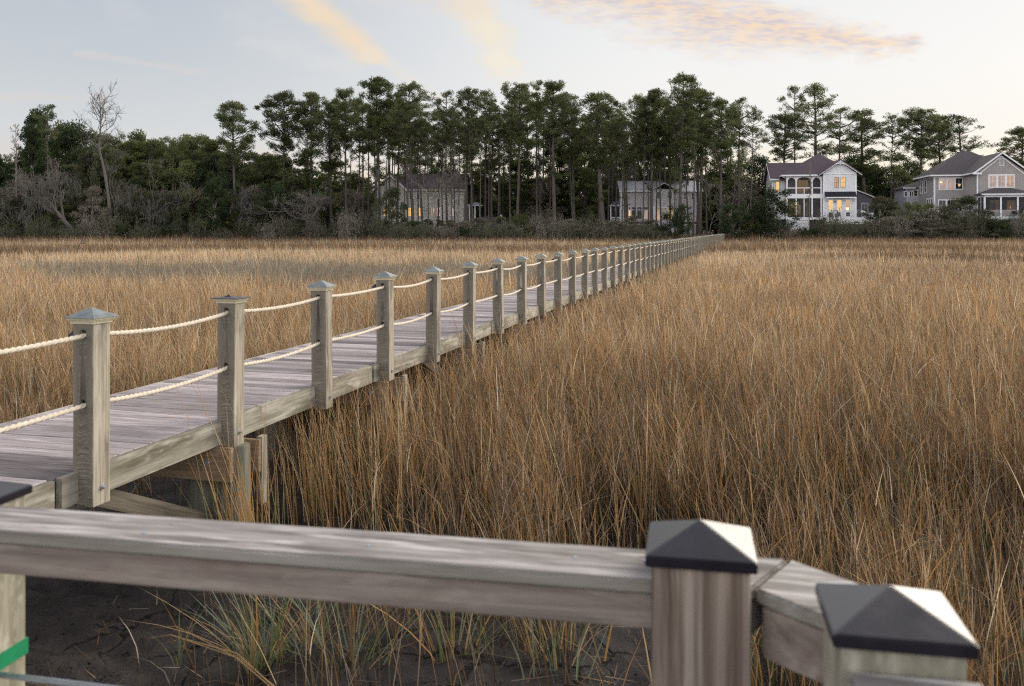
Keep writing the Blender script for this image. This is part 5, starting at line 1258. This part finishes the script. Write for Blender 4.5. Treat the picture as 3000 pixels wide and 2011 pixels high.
BARE = {'snag': snag_proto(320, 16, 4.3, .60, (.6, .5, .2, -.15, -.7, -.35, -.45), .24, 'bark_grey'), 'pole': snag_proto(321, 14, 1.1, .45, (0, .1, .05, .15, .1), .15, 'bark_brown'), 'spread': bare_proto(300, 8, 1.15, .22, depth=5, lean=-.75, trunk=.3, droop=.5), 'mossy': bare_proto(301, 14, .95, .42, depth=5, lean=-.35, trunk=.2, moss=900), 'slim': bare_proto(302, 14, .55, .14, 'bark_brown', 5, 0, .25), 'slim2': bare_proto(303, 13, .65, .13, 'bark_grey', 5, .05, .2), 'mossy2': bare_proto(304, 10, 1.0, .22, depth=5, lean=.2, trunk=.2, moss=700), 'vase': bare_proto(305, 12, .5, .17, 'bark_brown', 5, 0, .15)}

TR = random.Random(77)
def stand(name, key, x, y, H, W, label, cat, group=None, rz=None, part2='crown', gz=None):
    a, b, h0, w0 = PR[key]; z = float(land(np.array([x]), np.array([y]))[0]) if gz is None else gz
    o = empty(name, (x, y, z), TR.uniform(0, 6.28) if rz is None else rz); o.scale = (W / w0, W / w0, H / h0); tag(o, label, cat, group)
    link(a.name.split('.')[0], a, o); link(part2, b, o); return o
def stand_bare(key, x, y, H, label, group=None, rz=0.0, name='bare_tree', wide=1.0):
    a, b, m, h0, w0 = BARE[key]; z = float(land(np.array([x]), np.array([y]))[0]); o = empty(name, (x, y, z), rz); s = H / h0; o.scale = (s * wide, s * wide, s); tag(o, label, 'tree', group)
    link('trunk', a, o); link('branches', b, o)
    if m: link('moss_fronds', m, o)
    return o
def atD(xd, topd, Y):
    """ground x and height of a tree seen at xd with its top at topd"""
    p = D(xd, topd, Y); g = float(land(np.array([p.x]), np.array([Y]))[0]); return p.x, p.z - g
def tree_at(name, key, xd, topd, Y, wd, label, cat='tree', group=None, **k):
    x, H = atD(xd, topd, Y); return stand(name, key, x, Y, H, wd * DPX / F * Y * 1.05, label, cat, group, **k)

# --- the tall pines along the far shore, one by one
G = 'tall pines along the far shore'
for row in (
    (540, 233, 127, 86, 'pine2', 'lone tall pine at the left end of the high pines, with a stepped crown'),
    (645, 212, 130, 100, 'pine3', 'broad round crowned pine, second of the high pines from their left end'),
    (706, 213, 132, 70, 'pine0', 'dense narrow crowned pine next to the broad second pine'),
    (757, 236, 138, 60, 'pine4', 'lower pine in the dip between two higher round crowns, left of the cream house'),
    (792, 206, 135, 76, 'pine1', 'pine with sloping shoulder just left of the tallest dark crown'),
    (866, 176, 131, 100, 'pine6', 'highest yellow green pine above the left end of the cream house roof'),
    (908, 225, 141, 56, 'pine7', 'thin crowned pine tucked right behind the highest yellow green pine'),
    (944, 193, 128, 84, 'pine5', 'tall pine whose dark twin trunks cross the middle of the cream house'),
    (966, 285, 129, 70, 'thin2', 'lower leaning pine just right of the twin trunks at the cream house'),
    (1022, 208, 136, 62, 'pine8', 'see-through pine crown with orange cloud showing behind it'),
    (1066, 201, 133, 68, 'pine0', 'round topped pine over the right part of the cream house'),
    (1108, 210, 138, 56, 'thin0', 'pale thin crowned pine between two round topped ones'),
    (1180, 193, 132, 96, 'pine3', 'wide crowned pine left of the thin spire tip, in the middle of the wood'),
    (1227, 183, 137, 44, 'thin1', 'pine with a small spire tip poking up beside an orange cloud'),
    (1268, 190, 130, 104, 'pine1', 'big domed pine just right of the thin spire tip'),
    (1312, 244, 139, 66, 'pine2', 'lower pine on the right shoulder of the big domed pine'),
    (1380, 211, 129, 98, 'pine4', 'conical topped pine directly above the left end of the pale grey house'),
    (1430, 268, 136, 66, 'pine7', 'low crowned pine in the dip left of the two-headed pine'),
    (1490, 205, 131, 92, 'pine6', 'flat topped two-headed pine above the middle of the pale grey house'),
    (1552, 170, 128, 84, 'pine2', 'tallest pine of all, standing out above the right end of the pale grey house'),
    (1598, 206, 134, 80, 'pine0', 'pine with a ragged side branch just right of the tallest one'),
    (1645, 228, 130, 82, 'pine1', 'dark bushy pine above the boardwalk end'),
    (1690, 224, 136, 62, 'pine8', 'thin open pine right of the boardwalk end, against bright sky'),
    (1712, 252, 133, 52, 'thin3', 'last slender pine before the gap of sky left of the white house'),
    (1786, 262, 150, 82, 'pine5', 'flat branched pine in the sky just left of the white house roof'),
    (1812, 200, 156, 56, 'pine8', 'tall wispy pine behind the left wing of the white house'),
    (1858, 198, 152, 98, 'pine7', 'tallest pine behind the white house, with branches reaching right'),
    (1922, 246, 154, 80, 'pine8', 'pine behind the right hand slope of the white house roof'),
    (1982, 250, 156, 92, 'pine4', 'broad headed pine right after the white house gable'),
    (2032, 264, 158, 62, 'thin2', 'narrow pine midway between the white and the grey house'),
    (2096, 250, 155, 100, 'pine3', 'largest round crowned pine just left of the grey house, against the sunset'),
    (2150, 263, 159, 68, 'pine0', 'pine just above the left eave of the grey house'),
    (2200, 264, 157, 84, 'pine7', 'pine behind the hip roof of the grey house, with feathery right side'),
    (2332, 294, 150, 90, 'pine1', 'dark pine at the picture edge above the grey house gable'),
):
    xd, top, Y, wd, key, lab = row; tree_at('pine_tree', key, xd, top, Y, wd * 1.14, lab, group=G)

# --- the left wood, its landmark trees
G = 'trees of the left wood'
tree_at('vine_covered_tree', 'block', 90, 250, 131, 84, 'square dark mass of evergreen climbing a tree at the left end of the wood', group=G)
tree_at('vine_covered_tree', 'block', 80, 285, 129, 70, 'lower dark evergreen below the square dark mass, at the left end', group=G)
tree_at('pine_tree', 'thin1', 112, 238, 126, 52, 'pale trunked pine with a small flat top beside the square dark mass', group=G)
tree_at('evergreen_tree', 'oak0', 175, 285, 136, 125, 'wide dark evergreen crown just left of the dead snag', group=G)
tree_at('evergreen_tree', 'young2', 150, 300, 140, 90, 'rounded dark crown between the flat topped pine and the dead snag', group=G)
x, H = atD(240, 224, 124); stand_bare('snag', x, 124, H, 'tall dead snag with a wide bare fan of branches above the left wood', G, 0.0, 'dead_tree')
x, H = atD(35, 283, 126); stand_bare('pole', x, 126, H, 'slender bare tree alone at the far left end, against pink sky', G, .3)
for i, (xd, top, Y, wd, key, lab) in enumerate((
    (132, 282, 138, 84, 'oak1', 'dark evergreen filling the dip right behind the flat topped pine'), (208, 300, 139, 84, 'young0', 'green crown immediately left of the dead snag trunk, behind it'), (50, 350, 136, 70, 'oak0', 'dark evergreen on the outer side of the square dark mass'),
    (300, 322, 138, 80, 'young1', 'rounded yellow green crown first to the right of the dead snag'), (345, 316, 142, 80, 'young0', 'green crown with a tufted top, second right of the dead snag'),
    (395, 312, 140, 86, 'young2', 'wide green crown midway between the dead snag and the lone tall pine'), (440, 310, 144, 70, 'young0', 'dark rounded crown left of the lone tall pine'),
    (478, 318, 142, 60, 'young3', 'narrow dark crown closest on the left to the lone tall pine'), (265, 338, 133, 84, 'young3', 'yellowish fine leaved crown around the foot of the dead snag fan'),
    (215, 340, 130, 90, 'olive1', 'soft olive crown in front of the dark evergreen, left of the dead snag trunk'), (330, 372, 131, 90, 'young1', 'lower green tree in front, just right of the dead snag trunk'),
    (420, 372, 133, 90, 'oak1', 'lower bushy green tree in front of the rounded crowns left of the lone tall pine'), (560, 345, 131, 100, 'young0', 'bushy young pine at the foot of the lone tall pine'),
    (505, 352, 137, 80, 'oak1', 'dark green bush crown under the lone tall pine on its left side'), (610, 352, 139, 80, 'young2', 'green understory tree between the first two high pines'),
    (20, 372, 138, 80, 'oak3', 'low dark tree at the far left end below the pink sky'), (50, 400, 128, 90, 'brown1', 'brownish thicket tree below the slender bare one'), (370, 330, 150, 70, 'young2', 'far crown peeping up between two green ones right of the dead snag'))):
    tree_at('evergreen_tree' if key[0] != 'b' else 'thicket_tree', key, xd, top, Y, wd, lab, group=G)
for xd, top, Y, key, lab, rz, wide in (
    (180, 388, 122.5, 'mossy', 'grey moss hung oak leaning over the marsh edge in the left wood', .2, 1.0), (262, 330, 125, 'slim2', 'tall grey bare trunk standing just right of the dead snag', 1, .6),
    (345, 352, 123.5, 'slim2', 'pale leaning bare trunk left of the round cedar', 2.2, .6), (312, 420, 123, 'mossy2', 'small twisted bare tree with moss between the two pale trunks', 0, 1), (130, 345, 127, 'slim', 'brown bare tree in front of the square dark mass', 1.7, 1),
    (100, 352, 129, 'vase', 'fine twigged brown tree below the flat topped pine', 2.6, 1), (215, 372, 129, 'vase', 'grey twiggy crown behind the moss hung oak', .7, 1.1), (60, 420, 124, 'mossy2', 'low bare tree with moss at the far left of the marsh edge', 2.0, 1.1),
    (395, 405, 126, 'slim', 'slim bare brown tree left of the round cedar', .4, 1), (545, 432, 123, 'mossy2', 'grey twiggy tree between the round cedar and the large dark bush', 1.1, .9),
    (765, 432, 122.5, 'spread', 'wide spreading bare tree leaning over the marsh left of the cream house', 0, 1.5), (812, 438, 124, 'slim2', 'thin bare tree touching the left wall of the cream house', .5, .9), (848, 470, 121.5, 'mossy2', 'short pale bare trunk in front of the cream house corner', 2.8, .7),
    (985, 325, 126, 'vase', 'bare fan shaped tree rising before the right half of the cream house', .9, .9), (1040, 375, 130, 'slim', 'bare brown tree right of the fan shaped one at the cream house', 2, 1),
    (1620, 415, 127, 'slim2', 'pale bare sapling at the right end of the pale grey house', 1.2, .9), (1655, 380, 139, 'vase', 'brown twiggy tree behind the boardwalk end', .2, 1), (1849, 372, 121.5, 'pole', 'thin dead pole tree standing in front of the white house porch', .2, .8),
    (2215, 455, 121.5, 'mossy2', 'small gnarled tree before the lower windows of the grey house', 1.6, .9), (2045, 400, 140, 'slim2', 'curved pale sapling between the white and grey houses', 2.2, .5), (1700, 400, 141, 'slim', 'brown bare tree just left of the white house wing', 1, 1)):
    x, H = atD(xd, top, Y); stand_bare(key, x, Y, H, lab, 'bare trees of the shore', rz, wide=wide)
tree_at('cedar_tree', 'cedar0', 490, 430, 121.5, 72, 'round dark cedar alone at the marsh edge of the left wood', group='dark evergreens at the marsh edge', gz=2.0)
for xd, top, wd, Y, key, lab in ((628, 418, 110, 123, 'cedar1', 'largest dark evergreen bush, left of the wide spreading bare tree'), (690, 455, 80, 123.5, 'cedar0', 'dark evergreen between the largest bush and the spreading bare tree'), (1550, 468, 74, 121, 'cedar1', 'dark round bush behind the ropes of the boardwalk end, before the pale grey house'), (1672, 466, 84, 120.5, 'cedar1', 'dark bush immediately right of the boardwalk end'), (1768, 432, 112, 120.5, 'cedar1', 'big dark bush hiding the left side of the white house'), (2278, 504, 74, 119.5, 'cedar0', 'low dark bush at the marsh edge under the grey house porch'), (1718, 478, 50, 123, 'bush1', 'brighter green shrub between the two dark bushes right of the boardwalk end'), (2325, 480, 50, 124, 'cedar0', 'dark bush cut by the picture edge below the grey house porch')):
    tree_at('evergreen_bush', key, xd, top, Y, wd, lab, group='dark evergreens at the marsh edge')
for xd, top, wd, Y, key, lab in ((1192, 490, 62, 121, 'palm', 'green palmetto at the marsh edge in the middle of the shore'), (2085, 462, 62, 127, 'palm', 'dark palmetto beside the left wall of the grey house'), (2118, 466, 50, 128, 'palm', 'second palmetto touching the grey house wall')):
    tree_at('palmetto', key, xd, top, Y, wd, lab, group='palmettos')
for xd, top, wd, Y, key, lab in ((2200, 450, 130, 121.5, 'olive1', 'loose olive tree in front of the grey house lower windows'), (2010, 448, 110, 127, 'olive0', 'olive bush right of the white house deck'), (1890, 478, 60, 121, 'brush1', 'leafy olive shrub before the white house deck, by the pole tree'), (1925, 498, 50, 120.5, 'brush3', 'pale green young shrub in front of the white house deck'), (1965, 494, 56, 121.5, 'brush1', 'olive shrub at the foot of the white house stair'), (2060, 480, 100, 124, 'olive1', 'wide olive thicket between the two right hand houses'), (2135, 490, 100, 122, 'olive0', 'olive thicket under the left windows of the grey house'), (2100, 500, 110, 120.5, 'brown2', 'brown thicket low in front of the grey house left wall'), (2170, 505, 110, 120.2, 'brown1', 'brown thicket under the loose olive tree at the grey house'), (2030, 497, 100, 121, 'brown0', 'brown thicket just right of the white house stair'), (2240, 515, 80, 120.2, 'brown2', 'brown thicket left of the low dark bush by the grey house porch'), (895, 430, 80, 128, 'olive1', 'olive tree veiling the left end of the cream house'), (1075, 512, 50, 120.5, 'bush0', 'bright green bush at the marsh edge before the cream house'), (1300, 500, 90, 121.5, 'brown1', 'large grey brown thicket midway along the shore'), (1410, 505, 80, 122, 'brown0', 'grey brown thicket left of the parked car')):
    tree_at('shrub', key, xd, top, Y, wd, lab, group='shrubs before the houses')

# --- ranks of trees deeper in: these share looks and stand packed
def rank(name, keys, xs, tops, Y, wds, label, cat, group, jitter=10):
    for i, xd in enumerate(xs):
        tree_at(name, TR.choice(keys), xd + TR.uniform(-jitter, jitter), TR.uniform(*tops), TR.uniform(*Y), TR.uniform(*wds), label, cat, group)
rank('slender_pine', ['thin0', 'thin1', 'thin2', 'thin3'], list(range(862, 1165, 15)) + list(range(1392, 1612, 15)), (225, 290), (126, 143), (40, 60), 'slender dark trunk crossing the front of a half hidden house', 'tree', 'slender pines standing before the two half hidden houses', 6)
rank('twiggy_shrub', ['olive0', 'olive1', 'brown0', 'brown2'], list(range(850, 1160, 34)) + list(range(1385, 1500, 34)), (492, 516), (124, 136), (60, 90), 'twiggy half bare shrub screening the base of a half hidden house', 'shrub', 'shrubs screening the two half hidden houses', 8)
rank('slender_pine', ['thin0', 'thin1', 'thin2', 'thin3', 'pine8'], list(range(705, 1660, 18)), (212, 300), (137, 168), (48, 74), 'slender dark trunked pine packed among others behind the front row of tall pines', 'tree', 'slender pines deep in the wood')
rank('bushy_pine', ['young0', 'young1', 'young2', 'young3'], list(range(930, 1240, 80)), (330, 375), (157, 166), (70, 100), 'bushy green pine crown filling gaps high between the tall trunks', 'tree', 'bushy pines behind the tall row')
rank('bushy_pine', ['young0', 'young1', 'young2', 'young3'], list(range(1235, 1655, 38)), (272, 350), (157, 168), (75, 110), 'bushy green pine crown filling gaps high between the tall trunks', 'tree', 'bushy pines behind the tall row')
rank('understory_tree', ['young0', 'young1', 'young2', 'oak1', 'young3'], list(range(690, 1250, 42)), (362, 415), (148, 166), (70, 110), 'low dark green tree filling the wood between the tall trunks', 'tree', 'understory of the wood')
rank('understory_tree', ['young0', 'young1', 'oak1', 'brown1', 'young3'], list(range(1240, 1700, 36)), (345, 420), (150, 166), (70, 105), 'low dark green tree filling the wood between the tall trunks', 'tree', 'understory of the wood')
rank('understory_tree', ['oak0', 'oak1', 'oak3', 'young0'], list(range(1725, 2360, 36)), (352, 400), (158, 172), (70, 115), 'dark crown of the low tree belt behind the right hand houses', 'tree', 'low tree belt behind the houses')
rank('understory_tree', ['oak0', 'young1', 'oak1', 'young2', 'young3', 'young0', 'oak2'], list(range(-60, 690, 25)), (345, 415), (129, 146), (80, 125), 'green and brown tree within the dense left wood', 'tree', 'dense inner trees of the left wood')
rank('rounded_tree', ['young0', 'young1', 'young2', 'young3', 'oak1'], list(range(190, 530, 23)), (298, 350), (140, 152), (80, 115), 'rounded green crown in the packed skyline of the left wood', 'tree', 'skyline crowns of the left wood', 8)
rank('thicket_tree', ['brown0', 'oak1', 'brown2', 'oak2', 'olive1'], list(range(0, 700, 36)), (425, 485), (124, 129), (70, 110), 'grey brown twiggy small tree at the front of the left wood', 'tree', 'twiggy trees at the front of the left wood')
rank('thicket_tree', ['brown0', 'brown1', 'brown2', 'oak2', 'olive0'], list(range(700, 1440, 46)), (430, 485), (152, 160), (70, 100), 'grey brown twiggy small tree in the shade behind the tall trunks', 'tree', 'twiggy trees in the shade of the wood')
rank('bush', ['bush0', 'bush1', 'bush0'], [20, 60, 95, 140, 165, 250, 272, 292, 330, 375, 420, 452, 520, 560, 610, 655, 1090, 1130, 1340, 1372, 1505, 1850, 2010, 2180, 2240], (505, 525), (120, 123), (26, 44), 'small green bush on the shore line at the edge of the marsh', 'shrub', 'small green bushes on the shore line')
xs = [x + 0 for x in range(-40, 1500, 30)] + list(range(1790, 2380, 26))
for i, xd in enumerate(xs):
    for row in range(2):
        Y = TR.uniform(118.8, 121) if row else TR.uniform(121.5, 124.5)
        if 1805 < xd < 1990 and TR.random() < .5: continue
        x, H = atD(xd + TR.uniform(-12, 12), TR.uniform(514, 530) if 1805 < xd < 1990 else TR.uniform(503, 525) if (860 < xd < 1165 or 1385 < xd < 1620) else TR.uniform(474, 518) if xd > 700 else TR.uniform(484, 524), Y); key = TR.choice(['brush0', 'brush1', 'brush2', 'brush3', 'brush1'])
        if xd < 700 and TR.random() < .4: continue
        stand('brush', key, x, Y, H, TR.uniform(2.2, 3.4), 'grey brown leafless brush clump in the thicket along the marsh edge', 'brush', 'brush along the marsh edge', part2='foliage')

# --- what lies beyond: a distant belt of woodland that reads as one mass
def far_wood():
    rng = np.random.default_rng(55); n = 90000; az = rng.uniform(-.72, .72, n); Y = rng.uniform(178, 235, n); X = np.tan(az) * Y
    top = 6.5 + 4.5 * vnoise(X * .10, Y * .05, 61) + 4 * vnoise(X * .33, Y * .2, 62) + 3.5 * smooth(-20, -60, X) - 1.0 * smooth(20, 60, X)
    Z = .6 + top * rng.random(n) ** .7
    c = np.stack([X, Y, Z], -1); a = rng.normal(size=(n, 3))
    me = leaf_mesh('far_woodland', c, a, rng.uniform(.7, 1.3, n), rng.uniform(.3, .6, n), .35 + .35 * vnoise(X * .2, Z * .3, 63) + rng.normal(0, .12, n), leafmat('far_wood_leaf', [(0, (.03, .034, .022)), (.5, (.06, .062, .04)), (1, (.12, .105, .075))], .15, vary=0), rng)
    tag(link('far_woodland', me), kind='stuff')
far_wood()
p = D(175, 575, 72)
s = MB(); s.tube([(p.x, 72, 0), (p.x + .1, 72, .9), (p.x + .35, 72.1, 1.35), (p.x + .5, 72, 1.55)], [.14, .11, .06, .02], 6); s.tube([(p.x + .1, 72, .9), (p.x - .4, 71.9, 1.1), (p.x - 1.0, 72, 1.0)], [.06, .04, .015], 5); s.tube([(p.x + .25, 72, 1.2), (p.x + .7, 72, 1.2), (p.x + 1.0, 72, 1.75)], [.05, .035, .01], 5)
tag(s.build('driftwood', M['bark_grey']), 'grey driftwood snag sticking out of the straw grass far out in the marsh', 'driftwood')
